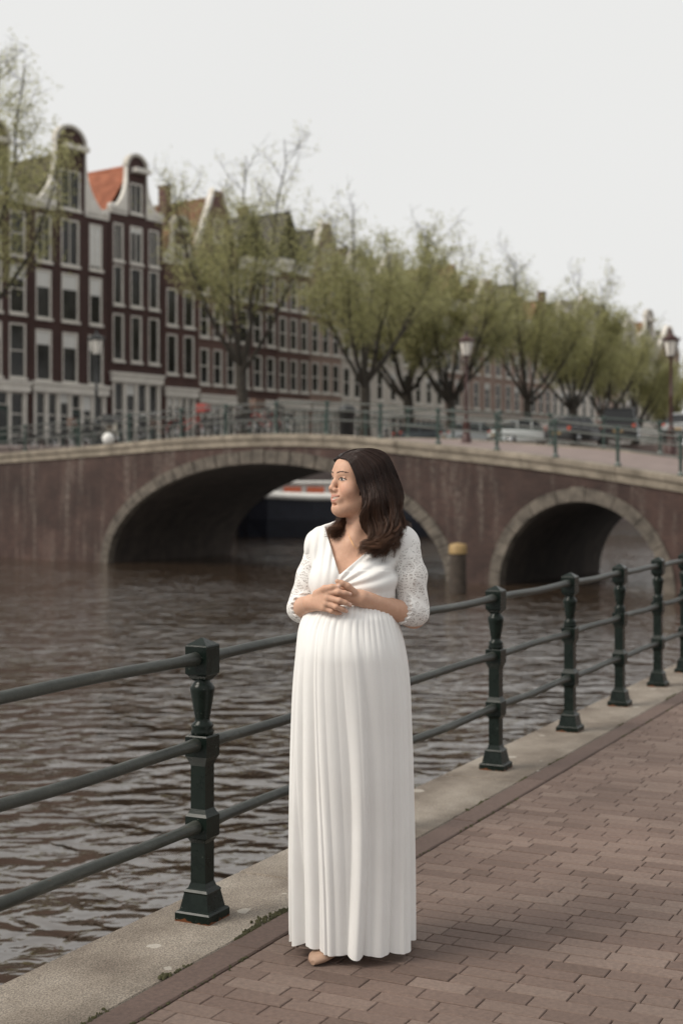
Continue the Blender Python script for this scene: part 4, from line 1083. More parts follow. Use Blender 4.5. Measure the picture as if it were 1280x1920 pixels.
M['chiffon'] = mk_chiffon()
def mk_lace():
    m, t, p = new_mat('white_lace'); co = coord(t)
    p.inputs['Base Color'].default_value = (.82, .81, .79, 1); p.inputs['Roughness'].default_value = .85; p.inputs['Specular IOR Level'].default_value = .1
    def vor(scale, feat):
        v = t.nodes.new('ShaderNodeTexVoronoi'); v.feature = feat; v.inputs['Scale'].default_value = scale; 
        wn = noise(t, 28, 2, .5, co); sm = t.nodes.new('ShaderNodeVectorMath'); sm.operation = 'SCALE'; t.links.new(wn.outputs['Color'], sm.inputs[0]); sm.inputs['Scale'].default_value = .02
        ad = t.nodes.new('ShaderNodeVectorMath'); t.links.new(co, ad.inputs[0]); t.links.new(sm.outputs[0], ad.inputs[1]); t.links.new(ad.outputs[0], v.inputs['Vector']); return v.outputs['Distance']
    big = math_n(t, 'LESS_THAN', vor(34, 'DISTANCE_TO_EDGE'), .075)
    mid = math_n(t, 'LESS_THAN', vor(120, 'DISTANCE_TO_EDGE'), .15)
    wv = t.nodes.new('ShaderNodeTexWave'); wv.wave_type = 'RINGS'; wv.inputs['Scale'].default_value = 34; wv.inputs['Distortion'].default_value = 9; wv.inputs['Detail'].default_value = 1; t.links.new(co, wv.inputs['Vector'])
    swl = math_n(t, 'GREATER_THAN', wv.outputs['Fac'], .72)
    pat = math_n(t, 'MAXIMUM', math_n(t, 'MAXIMUM', big, math_n(t, 'MULTIPLY', mid, .75)), math_n(t, 'MULTIPLY', swl, .85))
    alpha = math_n(t, 'ADD', math_n(t, 'MULTIPLY', pat, .50), .45)
    t.links.new(alpha, p.inputs['Alpha'])
    bump(t, p, pat, .4, .003)
    return m
M['lace'] = mk_lace()
M['shoe'] = pm('beige_suede', (.36, .23, .16), .6, .15, 20)
M['gold'] = pm('gold', (.75, .45, .18), .3, .1, 20, metal=1)
# head frame
TH = R(62); PT = R(5)
hf = np.array([-math.sin(TH) * math.cos(PT), -math.cos(TH) * math.cos(PT), math.sin(PT)])
hl = np.array([-(-math.cos(TH)), -math.sin(TH), 0.0]); hu = np.cross(hf, hl)
hu = hu if hu[2] > 0 else -hu
HC = q(675, 903, .0)
def Hd(f, l, u): return HC + hf * f + hl * l + hu * u
fr = np.array([hf, hl, hu])
B = Field((-.34, -.33, .90), (.34, .22, 1.70), .0022)
def torso(Fd, g=0.0):
    Fd.ell(q(672, 1090, .03), (.140 + g, .105 + g, .17 + g), .02)
    Fd.ell(q(674, 1045, .02), (.135 + g, .085 + g, .085 + g), .04)
    Fd.cone(q(604, 1024, .055), q(752, 1022, -.03), .046 + g, .048 + g, .05)
    Fd.cone(q(677, 985, .03), q(612, 1018, .06), .036 + g, .036 + g, .05)
    Fd.cone(q(680, 985, .02), q(746, 1016, -.02), .036 + g, .036 + g, .05)
    Fd.ell(q(622, 1092, -.070), (.066 + g, .070 + g, .066 + g), .05)
    Fd.ell(q(694, 1094, -.092), (.070 + g, .070 + g, .068 + g), .05)
torso(B)
B.ell(q(655, 1235, -.02), (.155, .16, .19), .06)
B.cone(q(679, 1005, .028), q(683, 945, .016), .052, .049, .03)
B.cone(q(660, 1018, -.045), q(678, 968, -.03), .012, .016, .04)          # sternomastoid
# head
B.ell(Hd(-.012, 0, .030), (.094, .073, .074), .01, fr)
B.ell(Hd(.028, 0, -.03), (.058, .059, .080), .03, fr)
B.ell(Hd(.05, 0, .03), (.046, .060, .055), .02, fr)
for s_ in (-1, 1):
    B.cone(Hd(-.005, s_ * .052, -.05), Hd(.066, s_ * .012, -.098),   .022, .018, .035)
    B.ell(Hd(.062, s_ * .038, -.033), (.025, .025, .024), .026, fr)       # smiling cheek
    B.ell(Hd(-.01, s_ * .074, -.012), (.018, .008, .030), .008, fr)       # ear
B.ell(Hd(.076, 0, -.098), (.017, .018, .015), .02, fr)                     # chin
B.cone(Hd(.079, -.03, .021), Hd(.079, .03, .021), .012, .012, .012)        # brow
for s_ in (-1, 1):
    B.ell(Hd(.101, s_ * .031, -.002), (.015, .017, .0105), .010, fr, 'cut')
    B.ell(Hd(.0755, s_ * .031, -.001), (.0125, .0135, .0125), .002, fr)    # eyeball with lids
    B.cone(Hd(.0865, s_ * .020, .004), Hd(.083, s_ * .043, .0045), .0034, .003, .003)
B.chain([Hd(.088, 0, .012), Hd(.0965, 0, -.012), Hd(.1045, 0, -.029)], [.0068, .0076, .0086], .010)
B.ell(Hd(.1055, 0, -.0315), (.0085, .0090, .0078), .007, fr)
for s_ in (-1, 1): B.ell(Hd(.097, s_ * .0120, -.0365), (.010, .0070, .0070), .006, fr)
B.ell(Hd(.083, 0, -.062), (.0165, .031, .022), .014, fr)                    # muzzle
ml = np.linspace(-.027, .027, 9)
B.chain([Hd(.0925 - 15 * l * l, l, -.0578 + 8 * l * l) for l in ml], [.0018 + .0026 * (1 - (l / .027) ** 2) for l in ml], .004)   # upper lip
B.chain([Hd(.0900 - 15 * l * l, l, -.0728 + 15 * l * l) for l in ml], [.0016 + .0036 * (1 - (l / .027) ** 2) for l in ml], .004)   # lower lip
for l in np.linspace(-.026, .026, 13): B.ell(Hd(.0975 - 15 * l * l, l, -.0650 + 11 * l * l), (.0090, .0045, .0012 + .0024 * (1 - (l / .027) ** 2)), .0015, fr, 'cut')   # parted smile
B.ell(Hd(.091, 0, -.084), (.010, .016, .004), .006, fr, 'cut')
# arms
rs, re, rw = q(600, 1024, .06), q(562, 1142, .06), q(583, 1131, -.150)
ls, le, lw = q(762, 1024, -.035), q(775, 1155, -.045), q(676, 1122, -.192)
B.cone(rs, re, .044, .036, .02); B.cone(re, rw, .040, .0265, .012)
B.cone(ls, le, .043, .037, .02); B.cone(le, lw, .041, .0275, .012)
# her left hand (underneath): back of hand and hidden fingers
mc = [q(648, 1103, -.205), q(641, 1110, -.205), q(637, 1119, -.203), q(636, 1128, -.198)]
for m_ in mc: B.cone(lw, m_, .021, .0115, .010)
tips = [(q(626, 1106, -.212), q(610, 1112, -.208), q(600, 1117, -.20)), (q(620, 1115, -.210), q(604, 1121, -.203), q(596, 1124, -.195)), (q(617, 1125, -.208), q(604, 1130, -.20), q(597, 1132, -.195)), (q(619, 1134, -.203), q(608, 1138, -.197), q(602, 1139, -.193))]
for a, b in zip(mc, tips): B.chain([a, *b], [.0105, .0092, .0085, .0070], .004)
B.chain([q(662, 1110, -.215), q(651, 1099, -.228), q(641, 1094, -.233), q(632, 1090, -.235)], [.0135, .0108, .0096, .0074], .006)
# her right hand on top
off = -.016
rmc = [q(613, 1111, -.215 + off), q(614, 1121, -.220 + off), q(612, 1131, -.218 + off), q(608, 1140, -.210 + off)]
for m_ in rmc: B.cone(rw, m_, .023, .0118, .010)
rt_ = [(q(634, 1110, -.236 + off), q(646, 1112, -.234 + off), q(656, 1114, -.228 + off)), (q(636, 1126, -.240 + off), q(647, 1130, -.236 + off), q(656, 1134, -.229 + off)), (q(630, 1138, -.236 + off), q(641, 1142, -.231 + off), q(649, 1146, -.224 + off)), (q(622, 1146, -.224 + off), q(631, 1149, -.219 + off), q(638, 1150, -.212 + off))]
for a, b, r_ in zip(rmc, rt_, (1, 1.03, .98, .85)): B.chain([a, *b], [.0108 * r_, .0093 * r_, .0084 * r_, .0068 * r_], .0035)
B.chain([q(594, 1114, -.185), q(609, 1104, -.215 + off), q(622, 1101, -.226 + off), q(634, 1100, -.228 + off)], [.015, .0115, .0098, .0076], .006)
Vb, Fb = B.nets(); Vb = relax(Vb, Fb, 1, .35)
# paint
skin = np.array([.56, .345, .245])
C = np.tile(skin, (len(Vb), 1))
loc = (Vb - HC) @ fr.T; f_, l_, u_ = loc.T
ishead = (Vb[:, 2] > q(0, 985, 0)[2])
def blend(mask_w, col): 
    global C
    C = C * (1 - mask_w[:, None]) + np.array(col) * mask_w[:, None]
g = lambda d, s: np.exp(-(d / s) ** 2)
hd = ishead.astype(float)
blend(hd * .30 * g(np.hypot(np.abs(l_) - .042, (u_ + .032)), .020) * (f_ > .03), (.62, .27, .20))
blend(hd * .25 * g(np.sqrt((f_ - .115) ** 2 + l_ ** 2 + (u_ + .034) ** 2), .012), (.62, .29, .21))
lipw = np.clip(1.6 - np.sqrt((l_ / .0300) ** 2 + ((u_ + .0650 - 11.0 * l_ ** 2) / .0140) ** 2) * 1.6, 0, 1) * (f_ > .055) * hd
blend(np.clip(lipw * 2.0, 0, .75), (.47, .19, .155))
tee = (np.abs(u_ + .0646 - 11.0 * l_ ** 2) < .0042 * np.sqrt(np.clip(1 - (l_ / .0245) ** 2, 0, 1))) & (f_ > .055) & ishead
C[tee] = (.80, .76, .70)
for s_ in (-1, 1):
    ll = l_ - s_ * .031
    alm = .0052 * (1 - (ll / .0145) ** 2)
    eye = (np.abs(ll) < .0145) & (u_ + .001 < alm) & (u_ + .001 > -alm * .75) & (f_ > .06) & ishead
    C[eye] = (.70, .67, .63)
    ir = eye & (np.hypot(ll - .001, u_ + .000) < .0056); C[ir] = (.020, .012, .008)
    lash = (np.abs(ll) < .0165) & (u_ + .001 >= alm - .0002) & (u_ + .001 < alm + .0028) & (f_ > .06) & ishead
    C[lash] = (.03, .018, .014)
    low = (np.abs(ll) < .0135) & (u_ + .001 <= -alm * .75) & (u_ + .001 > -alm * .75 - .0014) & (f_ > .06) & ishead
    C[low] = (.16, .085, .06)
    br_ = (l_ * s_ > .012) & (l_ * s_ < .052) & (np.abs(u_ - (.0205 + .004 * np.sin(np.clip((l_ * s_ - .012) / .040, 0, 1) * 2.6)) ) < .0025 - .0012 * np.clip((l_ * s_ - .03) / .022, 0, 1)) & (f_ > .05) & ishead
    C[br_] = (.045, .026, .019)
# scalp under the hair
hairline = (u_ > .080) | (f_ < .030 - .25 * np.clip(u_ - .0, -.1, .1)) 
scalp = ishead & hairline & (u_ > -.075) & ((f_ < .035) | (u_ > .080))
scalp &= ~((f_ > -.02) & (u_ < -.05))
C[scalp] = (.020, .011, .009)
# nails
for a, b, *_x in [(r[2], r[1]) for r in rt_] + [(q(634, 1100, -.228 + off), q(622, 1101, -.226 + off))]:
    d = a - b; d = d / np.linalg.norm(d); c = a + d * .002 + np.array([0, -.006, .003])
    blend(.7 * g(np.linalg.norm(Vb - c, axis=1), .0055), (.72, .52, .45))
blend(.25 * g(np.minimum.reduce([np.linalg.norm(Vb - r[0], axis=1) for r in rt_]), .009), (.50, .25, .17))
# hips and legs below, hidden by the skirt, in the same mesh
leg = MB()
for sx, fx, fy in ((-.075, -.085, -.11), (.075, .07, -.02)):
    leg.tube([(sx, .02, .95), (sx, .01, .75), (sx, .0, .50), ((sx + fx) / 2, .02, .30), (fx, fy + .08, .10), (fx, fy + .08, .05)], [.105, .085, .055, .050, .034, .036], 14)
lv = np.array([tuple(v) for v in leg.v]); lf = [f for f in leg.f]
nb = len(Vb)
me = bpy.data.meshes.new('person')
quads = np.array([f for f in lf if len(f) == 4])
me = np_mesh('person', np.concatenate([Vb, lv]), np.concatenate([Fb, quads + nb]))
set_col(me, np.concatenate([C, np.tile(skin, (len(lv), 1))]))
person = link('person', me, 'skin', None, (PX0, PY0, 0))
tag(person, 'pregnant person with long dark hair in a white lace sleeved gown, hands on belly', 'person')

# dress ---------------------------------------------------------------
def bodice():
    Fd = Field((-.24, -.24, 1.06), (.30, .20, 1.42), .0028)
    torso(Fd, .010)
    Fd.ell(q(660, 1160, -.045), (.150, .150, .085), .05)
    # sleeve caps of plain fabric
    X, Y, Z = np.meshgrid(*Fd.ax, indexing='ij', sparse=True)
    Yw = PY0 + Y; PXg = (X + PX0) * FPX / Yw + 640; PYg = HOR + (EYE - Z) * FPX / Yw
    # draped folds
    ang = np.arctan2(-(PYg - 1108), PXg - 622)
    side = 1 / (1 + np.exp(-(PXg - 640 + (PYg - 1078) * -.15) / 4.0))
    env = np.exp(-((PYg - 1068) / 42) ** 2)
    fold = side * (.0085 * np.abs(np.sin(ang * 11 + .8 * np.sin(PXg * .03))) ** 1.5) * env + (1 - side) * .0065 * np.abs(np.sin(PXg * .21 + PYg * .028)) ** 1.5 * np.exp(-((PYg - 1040) / 40) ** 2)
    gather = .0035 * np.abs(np.sin(PXg * .30)) * np.clip((PYg - 1110) / 25, 0, 1)
    Fd.F -= (fold + gather).astype(np.float32)
    # wrap edge: her left panel lies over the other
    edge = (PXg - 636) * .62 + (PYg - 1077) * .78
    Fd.F -= (.003 / (1 + np.exp(-(PXg - 637 - (PYg - 1077) * .9) / 1.2)) * (PYg > 1070)).astype(np.float32)
    # neckline V cut through the front, back neckline
    Ll = PXg - (613 + (PYg - 1000) * (636 - 613) / 78.0); Rl = (636 + (1078 - PYg) * 1.18) - PXg
    v = np.minimum(np.minimum(Ll, Rl), 1079 - PYg) * (4.77 / FPX)
    Fd.F = np.where(Y < .03, np.maximum(Fd.F, v), Fd.F)
    neckb = .078 - np.sqrt((X - q(681, 990, .03)[0]) ** 2 + (Y - .03) ** 2 + ((Z - q(0, 985, .03)[2]) * .8) ** 2)
    Fd.F = np.maximum(Fd.F, neckb).astype(np.float32)
    Fd.F = np.maximum(Fd.F, -(Z - 1.075)).astype(np.float32)
    # arm holes
    return Fd.nets()
dress = None
Vd, Fd_ = bodice(); Vd = relax(Vd, Fd_, 2, .4)
dress = link('dress', np_mesh('dress', Vd, Fd_), 'chiffon', person); dress['label'] = 'long white chiffon gown with crossed V neck bodice'
def sleeve(pts, rad, cutp, cutn, name):
    P = np.array(pts); lo = P.min(0) - .09; hi = P.max(0) + .09
    Fd = Field(lo, hi, .0026); Fu = Field(lo, hi, .0026)
    Fd.cone(P[-2], P[-1], rad[-2], rad[-1], .0)
    for i in range(len(P) - 2): Fu.cone(P[i], P[i + 1], rad[i], rad[i + 1], .02)
    X, Y, Z = np.meshgrid(*Fd.ax, indexing='ij', sparse=True)
    cn = np.array(cutn) / np.linalg.norm(cutn)
    sd = (X - cutp[0]) * cn[0] + (Y - cutp[1]) * cn[1] + (Z - cutp[2]) * cn[2]
    sd = sd + .004 * np.sin(Z * 420) * 1.0
    rip = .0022 * np.sin((Z * 55 + X * 30)) * np.sin(Y * 60 + Z * 20)
    d1 = np.maximum(Fd.F, sd); d2 = Fu.F; hh = np.maximum(.015 - np.abs(d1 - d2), 0) / .015
    Fd.F = (np.minimum(d1, d2) - hh * hh * .015 * .25 - rip).astype(np.float32)
    V, F_ = Fd.nets(); V = relax(V, F_, 1, .4)
    o = link('sleeve', np_mesh('sleeve', V, F_), 'lace', dress); o['label'] = name; return o
fa = lw - le; fa = fa / np.linalg.norm(fa)
sleeve([q(758, 1024, -.042), q(770, 1080, -.052), q(774, 1146, -.055), le + fa * .10 + np.array([0, -.004, 0])], [.048, .051, .051, .047], le + fa * .062, fa, 'white lace sleeve with scalloped cuff')
fb = rw - re; fb = fb / np.linalg.norm(fb)
sleeve([q(603, 1024, .05), q(582, 1085, .045), q(566, 1140, .045), re + fb * .10], [.049, .048, .048, .046], re + fb * .075, fb, 'white lace sleeve seen edge on')
# skirt
Ls = [(1128, 590, 728), (1140, 577, 737), (1160, 565, 745), (1180, 560, 752), (1220, 556, 762), (1260, 552, 768), (1300, 549.5, 772), (1400, 546, 777), (1500, 544, 780), (1600, 542.5, 783), (1755, 541, 786)]
zs = np.concatenate([np.linspace(1128, 1200, 22), np.linspace(1205, 1752, 110)])
LL = np.interp(zs, [a[0] for a in Ls], [a[1] for a in Ls]); RR = np.interp(zs, [a[0] for a in Ls], [a[2] for a in Ls])
ker = np.ones(7) / 7
sm = lambda a: np.convolve(np.pad(a, 3, 'edge'), ker, 'valid')
LL, RR = sm(LL), sm(RR)
NT = 720; th = np.linspace(0, 2 * math.pi, NT, endpoint=False)
rn = np.random.RandomState(4)
# warped fold phase so pleats differ in width
nf = 15
wid = rn.uniform(.45, 1.6, nf); wid = wid / wid.sum() * 2 * math.pi
edges = np.concatenate([[0], np.cumsum(wid)]); amp = rn.uniform(.35, 1.0, nf)
def fold_fn(t):
    t = t % (2 * math.pi); i = np.clip(np.searchsorted(edges, t, side='right') - 1, 0, nf - 1)
    x = (t - edges[i]) / wid[i]
    a = amp[i]
    prof = np.sin(math.pi * x ** (.7 + .6 * ((i * 7) % 5) / 4)) ** 1.0
    return a * prof
fine_ph = 50
V = []
for k, py in enumerate(zs):
    zc = EYE - (py - HOR) / FPX * PY0
    xl = (LL[k] - 640) / FPX * PY0 - PX0; xr = (RR[k] - 640) / FPX * PY0 - PX0
    f = np.clip((py - 1128) / (1745 - 1128), 0, 1)
    cx, rx = (xl + xr) / 2, (xr - xl) / 2
    belly = math.exp(-((py - 1225) / 85.0) ** 2); bel2 = belly if py < 1225 else math.exp(-((py - 1225) / 420.0) ** 2)
    ry = .165 + .050 * bel2 + .050 * f - .03 * (py < 1150) * (1150 - py) / 22
    cy = -.035 - .035 * bel2 + .015 * f
    sway = .10 * math.sin(py * .004) * f
    A = .005 + .036 * f ** 1.0 - .004 * belly
    fo = fold_fn(th + sway + .05 * np.sin(th * 3 + py * .006))
    fi = np.abs(np.sin(th * fine_ph / 2 + .4 * np.sin(th * 5))) 
    ga = .0040 * math.exp(-((py - 1135) / 55.0) ** 2)
    fo2 = fold_fn(th * 2.0 + 1.3 + .12 * np.sin(th * 2 + py * .005))
    r_off = A * (fo - .85) + (.002 + .006 * f) * (fo2 - .6) + ga * (fi - .5)
    ex = 2.25
    ce, se = np.cos(th), np.sin(th)
    sx = np.sign(ce) * np.abs(ce) ** (2 / ex); sy = np.sign(se) * np.abs(se) ** (2 / ex)
    x = cx + (rx + r_off) * sx - .018 * bel2 * np.clip(-se, 0, 1); y = cy + (ry + r_off) * sy
    z = np.full(NT, zc)
    if k > len(zs) - 12:
        e = (k - (len(zs) - 12)) / 11
        z = z + e * (.012 * (fo - .5) * -1 + .006 * np.sin(th * 2 + 1) + .010 * np.exp(-((th - 3.95) / .25) ** 2))
    V.append(np.stack([x, y, z], 1))
V = np.concatenate(V); nr = len(zs)
i = np.arange(nr - 1)[:, None] * NT; j = np.arange(NT)[None]; j2 = (j + 1) % NT
Fs = np.stack([(i + NT + j), (i + NT + j2), (i + j2), (i + j)], -1).reshape(-1, 4)
zmin = V[-NT:, 2].min()
sk = link('skirt', np_mesh('skirt', V, Fs), 'chiffon', dress)
# shoes
def shoe(x, y, rz):
    m = MB(); rings = []
    for t, w_, h_ in ((-.13, .012, .03), (-.12, .026, .055), (-.06, .033, .06), (0, .036, .05), (.05, .041, .042), (.09, .037, .034), (.115, .022, .026), (.122, .008, .016)):
        rings.append([(t, w_ * math.cos(a), .004 + (h_ / 2) * (1 + math.sin(a))) for a in np.linspace(0, 2 * math.pi, 15)[:-1]])
    m.loft(rings, True, True, True); o = m.build('shoe', 'shoe', person, (x, y, 0)); o.rotation_euler = (0, 0, rz); fix_normals(o.data)
shoe(-.072, -.120, R(238)); shoe(.07, -.03, R(240))
# necklace
m = MB(); pts = [q(a, b, c) for a, b, c in ((653, 1000, -.045), (657, 1012, -.068), (662, 1022, -.083), (667, 1029, -.092), (675, 1024, -.090), (682, 1019, -.085), (690, 1010, -.07))]
m.tube([tuple(p) for p in pts], .0007, 5); m.build('necklace', 'gold', person)

# hair ----------------------------------------------------------------
G = {}
near = [
 [(649, 860, -.060), (656, 867, -.085), (664, 886, -.098), (673, 908, -.106), (680, 935, -.108), (683, 962, -.104), (689, 990, -.108), (691, 1012, -.122), (684, 1028, -.132), (689, 1040, -.134)],
 [(651, 857, -.053), (664, 863, -.085), (678, 882, -.102), (688, 908, -.111), (694, 938, -.114), (697, 968, -.112), (705, 995, -.117), (707, 1016, -.128), (699, 1034, -.138), (696, 1046, -.138)],
 [(652, 856, -.045), (672, 857, -.078), (694, 873, -.100), (707, 902, -.110), (712, 936, -.113), (716, 968, -.112), (725, 995, -.118), (727, 1016, -.127), (716, 1034, -.136), (703, 1043, -.138)],
 [(660, 851, -.035), (684, 850, -.062), (709, 864, -.082), (724, 893, -.092), (731, 930, -.095), (735, 963, -.094), (744, 990, -.098), (745, 1008, -.108), (733, 1025, -.122), (717, 1035, -.130)],
 [(668, 848, -.022), (693, 846, -.035), (719, 857, -.045), (735, 885, -.050), (743, 922, -.050), (748, 956, -.050), (757, 982, -.055), (757, 997, -.062), (745, 1010, -.080), (730, 1022, -.100)],
 [(672, 847, -.008), (697, 845, -.002), (722, 856, .000), (739, 884, .002), (747, 922, .004), (752, 956, .002), (761, 980, -.002), (759, 992, -.010), (748, 1002, -.03), (738, 1008, -.05)],
 [(674, 847, .008), (698, 848, .030), (719, 860, .045), (733, 890, .052), (740, 925, .055), (745, 960, .055), (750, 985, .052), (746, 998, .05), (738, 1006, .045), (730, 1010, .04)],
 [(672, 848, .020), (690, 852, .055), (705, 868, .078), (715, 898, .088), (720, 932, .092), (724, 965, .095), (726, 990, .095), (722, 1003, .092), (716, 1010, .09), (710, 1014, .088)],
 [(668, 850, .028), (678, 856, .066), (686, 872, .088), (691, 900, .098), (693, 935, .102), (692, 968, .104), (690, 992, .10), (684, 1004, .095), (680, 1012, .09), (676, 1016, .085)],
]
far = [
 [(652, 857, -.040), (651, 864, -.005), (654, 878, .030), (655, 895, .040), (660, 920, .060), (655, 948, .050), (640, 966, .020), (628, 980, -.008), (620, 996, -.030), (606, 1010, -.040)],
 [(656, 854, -.032), (656, 864, .015), (661, 880, .055), (662, 900, .070), (665, 925, .080), (660, 952, .062), (646, 970, .028), (634, 985, -.004), (626, 1001, -.034), (612, 1014, -.046)],
 [(654, 856, -.028), (660, 862, .030), (668, 880, .072), (673, 905, .088), (674, 932, .090), (666, 958, .068), (651, 975, .030), (640, 990, -.004), (634, 1004, -.036), (622, 1014, -.050)],
 [(662, 852, -.005), (670, 858, .050), (678, 880, .085), (682, 905, .096), (682, 935, .098), (673, 962, .074), (657, 978, .034), (647, 992, .002), (642, 1003, -.028), (633, 1010, -.044)],
]
def catmull(P, n):
    P = np.array(P); P = np.concatenate([[2 * P[0] - P[1]], P, [2 * P[-1] - P[-2]]]); m_ = len(P) - 3
    ts = np.linspace(0, m_ - 1e-6, n); i = ts.astype(int); t = (ts - i)[:, None]
    p0, p1, p2, p3 = P[i], P[i + 1], P[i + 2], P[i + 3]
    return .5 * ((2 * p1) + (-p0 + p2) * t + (2 * p0 - 5 * p1 + 4 * p2 - p3) * t ** 2 + (-p0 + 3 * p1 - 3 * p2 + p3) * t ** 3)
NS = 26
def fval(p):
    x = (np.array(p) - B.lo) / B.h; i0 = np.clip(np.floor(x).astype(int), 0, B.n - 2); return float(B.F[tuple(i0)])
def snap(p, tgt):
    p = np.array(p, float)
    for _ in range(6):
        e = .004; g_ = np.array([fval(p + np.eye(3)[i] * e) - fval(p - np.eye(3)[i] * e) for i in range(3)]); n_ = np.linalg.norm(g_)
        if n_ < 1e-6: break
        d = fval(p) - tgt
        p = p - g_ / n_ * d * .8
    return p
tt = np.linspace(0, 1, NS)
ROOT = {9: [(.084, .036), (.077, .038), (.068, .038), (.052, .036), (.032, .030), (.010, .016), (-.015, -.004), (-.040, -.020), (-.055, -.030)], 4: [(.084, -.036), (.070, -.038), (.048, -.038), (.020, -.034)]}
def guides(L):
    out = []
    for gi_, g_ in enumerate(L):
        P = [q(*p) for p in g_]
        f0, l1 = ROOT[len(L)][gi_]
        u1_ = (.056, .071, .084, .092, .098, .1, .1, .1, .1)[gi_]
        P[0] = Hd(f0, .004 * np.sign(l1), .070 + .04 * min(1, (.086 - f0) / .06)); P[1] = Hd(f0 - .018 - .02 * (gi_ > 4), l1, u1_)
        for i, t_ in enumerate((.0015, .011, .016, .017)): P[i] = snap(P[i], t_) 
        c_ = catmull(P, NS); tx = np.gradient(c_, axis=0); tx /= np.linalg.norm(tx, axis=1)[:, None]
        sd = np.cross(tx, [0, -1, 0]); rp_ = np.clip((tt - .32) / .25, 0, 1)
        gi = len(out); w1 = np.sin(2 * math.pi * 2.4 * tt ** 1.2 + gi * 1.15) * .014 * rp_; w2 = np.cos(2 * math.pi * 2.4 * tt ** 1.2 + gi * 1.15) * .014 * rp_
        out.append(c_ + sd * w1[:, None] + np.array([0, -1, 0]) * w2[:, None])
    return np.array(out)
hr = np.random.RandomState(12)
HV, HF, HCo = [], [], []
tt = np.linspace(0, 1, NS)
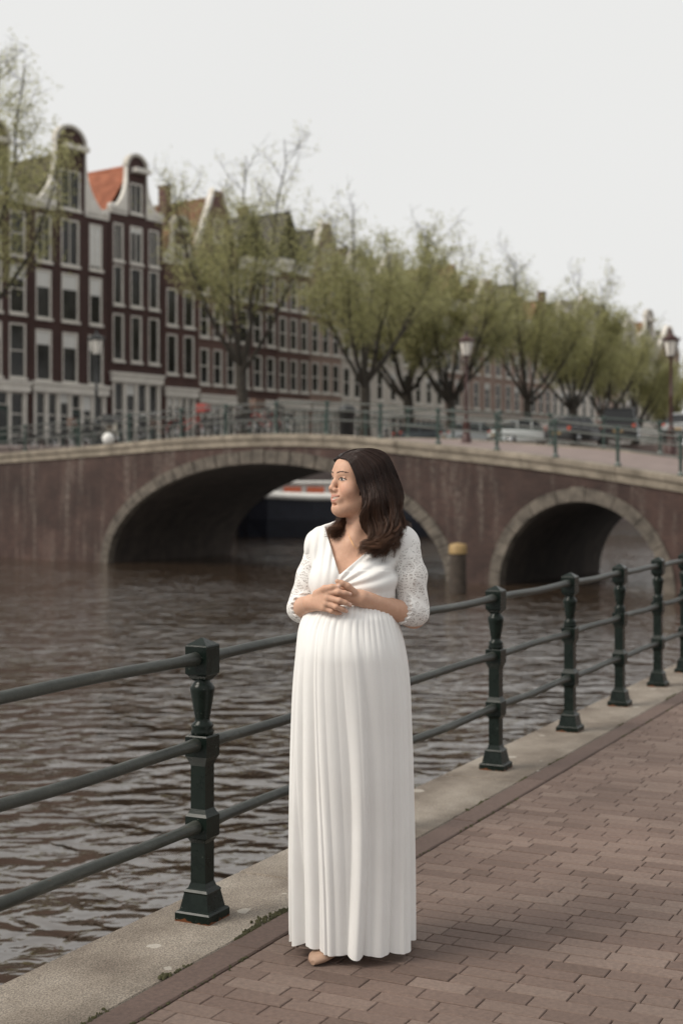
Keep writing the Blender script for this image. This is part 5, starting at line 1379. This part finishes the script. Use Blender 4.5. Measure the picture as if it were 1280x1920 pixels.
def strands(Gd, n_lock, per, thick, r0, wave=.007, front=None, clump=.9, pj=.9):
    global HV, HF, HCo
    nG = len(Gd); ctr = Gd.mean(0)
    for L in range(n_lock):
        w_ = hr.uniform(0, nG - 1.001) if front is None else hr.uniform(*front); ph = w_ * 1.0 + hr.normal(0, pj); fr_ = hr.uniform(2.1, 3.1); dep = hr.uniform(0, 1) ** 1.3
        lw_ = hr.uniform(.12, .30); ta = hr.uniform(.80, 1.0) if hr.rand() < .6 else hr.uniform(.94, 1.0); tone = hr.uniform(0, 1)
        for s_ in range(per):
            a = np.clip(w_ + hr.normal(0, lw_ * .6) * 1.0, 0, nG - 1.001); i = int(a); f = a - i
            base = Gd[i] * (1 - f) + Gd[i + 1] * f
            core = Gd[int(w_)] * (1 - (w_ - int(w_))) + Gd[int(w_) + 1] * (w_ - int(w_))
            cl = (np.clip((tt - .18) / .5, 0, 1) ** 1.0 * clump)[:, None]
            P = base * (1 - cl) + core * cl
            tan = np.gradient(P, axis=0); tan /= np.linalg.norm(tan, axis=1)[:, None]
            ax = ctr - P; ax -= (ax * tan).sum(1)[:, None] * tan; ax /= np.maximum(np.linalg.norm(ax, axis=1), 1e-6)[:, None]
            sd = np.cross(tan, ax)
            wv = wave * np.clip((tt - .28) / .4, 0, 1) * (1 + .5 * np.clip((tt - .75) / .25, 0, 1))
            om = fr_ * 6.28 * tt ** 1.25 + ph
            P = P + sd * (wv * np.sin(om))[:, None] + ax * (wv * .8 * np.cos(om))[:, None]
            P = P + ax * ((dep * thick + hr.uniform(-.0025, .004)) * np.clip(tt * 1.8 - .12, 0, 1))[:, None] + hr.normal(0, .0011, 3) + (hr.normal(0, .0045, 3)[None] * tt[:, None] ** 2)
            nn = int(NS * ta * hr.uniform(.93, 1.0)); P = P[:nn]
            tan = np.gradient(P, axis=0); tan /= np.maximum(np.linalg.norm(tan, axis=1), 1e-9)[:, None]
            u1 = np.cross(tan, [0.3, -.9, .2]); u1 /= np.maximum(np.linalg.norm(u1, axis=1), 1e-9)[:, None]; u2 = np.cross(tan, u1)
            rad = (r0 * hr.uniform(.7, 1.25) * (1 - .75 * np.linspace(0, 1, nn) ** 3))[:, None]
            ring = np.stack([P + rad * (u1 * math.cos(k * 2.0944) + u2 * math.sin(k * 2.0944)) for k in range(3)], 1)
            o = sum(len(x) for x in HV[-1:]) if False else strands.o
            HV.append(ring.reshape(-1, 3)); strands.o += nn * 3
            ii = np.arange(nn - 1)[:, None] * 3; jj = np.arange(3)[None]; j2_ = (jj + 1) % 3
            HF.append((np.stack([ii + jj, ii + j2_, ii + 3 + j2_, ii + 3 + jj], -1).reshape(-1, 4) + o))
            t_ = np.linspace(0, nn / NS, nn)[:, None] * (1.0 if wave > 0 else .4)
            cA = np.array([.022, .0115, .0088]) * (.7 + .8 * tone); cB = np.array([.105, .054, .033]) * (.35 + 1.1 * tone)
            cc = cA + (cB - cA) * np.clip((t_ - .34) / .5, 0, 1) ** 1.1
            HCo.append(np.repeat(cc, 3, axis=0))
strands.o = 0
Gn, Gf = guides(near), guides(far)
cap = []
for l0 in np.linspace(-.062, .062, 9):
    a_ = abs(l0) / .062
    P = [Hd(.082 - .034 * a_ ** 2, l0, .073 - .026 * a_ ** 2), Hd(.062 - .03 * a_ ** 2, l0, .098 - .03 * a_ ** 2), Hd(.02, l0 * 1.05, .122 - .025 * a_ ** 2), Hd(-.04, l0 * 1.1, .122 - .025 * a_ ** 2), Hd(-.090, l0 * 1.1, .085), Hd(-.112, l0 * 1.1, .03), Hd(-.118, l0 * 1.1, -.03), Hd(-.118, l0 * 1.1, -.07)]
    for i, t_ in enumerate((.0, .003, .005, .006, .007, .008)): P[i] = snap(P[i], t_)
    cap.append(catmull(P, NS))
cap = np.array(cap)
strands(Gn, 60, 40, .028, .0009, .008, clump=.5)
strands(Gn, 110, 30, .007, .0008, .017, clump=.96)
strands(Gn, 36, 30, .006, .0008, .013, front=(0, 2.2), clump=.95)
strands(Gf, 30, 40, .020, .0009, .008, clump=.5)
strands(Gf, 42, 32, .008, .0008, .013, clump=.95)
strands(cap, 90, 30, .002, .0009, .0, clump=.25)
strands(Gn, 260, 1, -.008, .00045, .014, clump=.2)
strands(Gf, 90, 1, -.006, .00045, .014, clump=.2)
strands(cap, 60, 1, -.006, .0004, .002, clump=.2)
hm = np_mesh('hair', np.concatenate(HV), np.concatenate(HF)); set_col(hm, np.concatenate(HCo))
ho = link('hair', hm, 'hair', person); ho['label'] = 'long wavy dark brown hair with lighter ends'
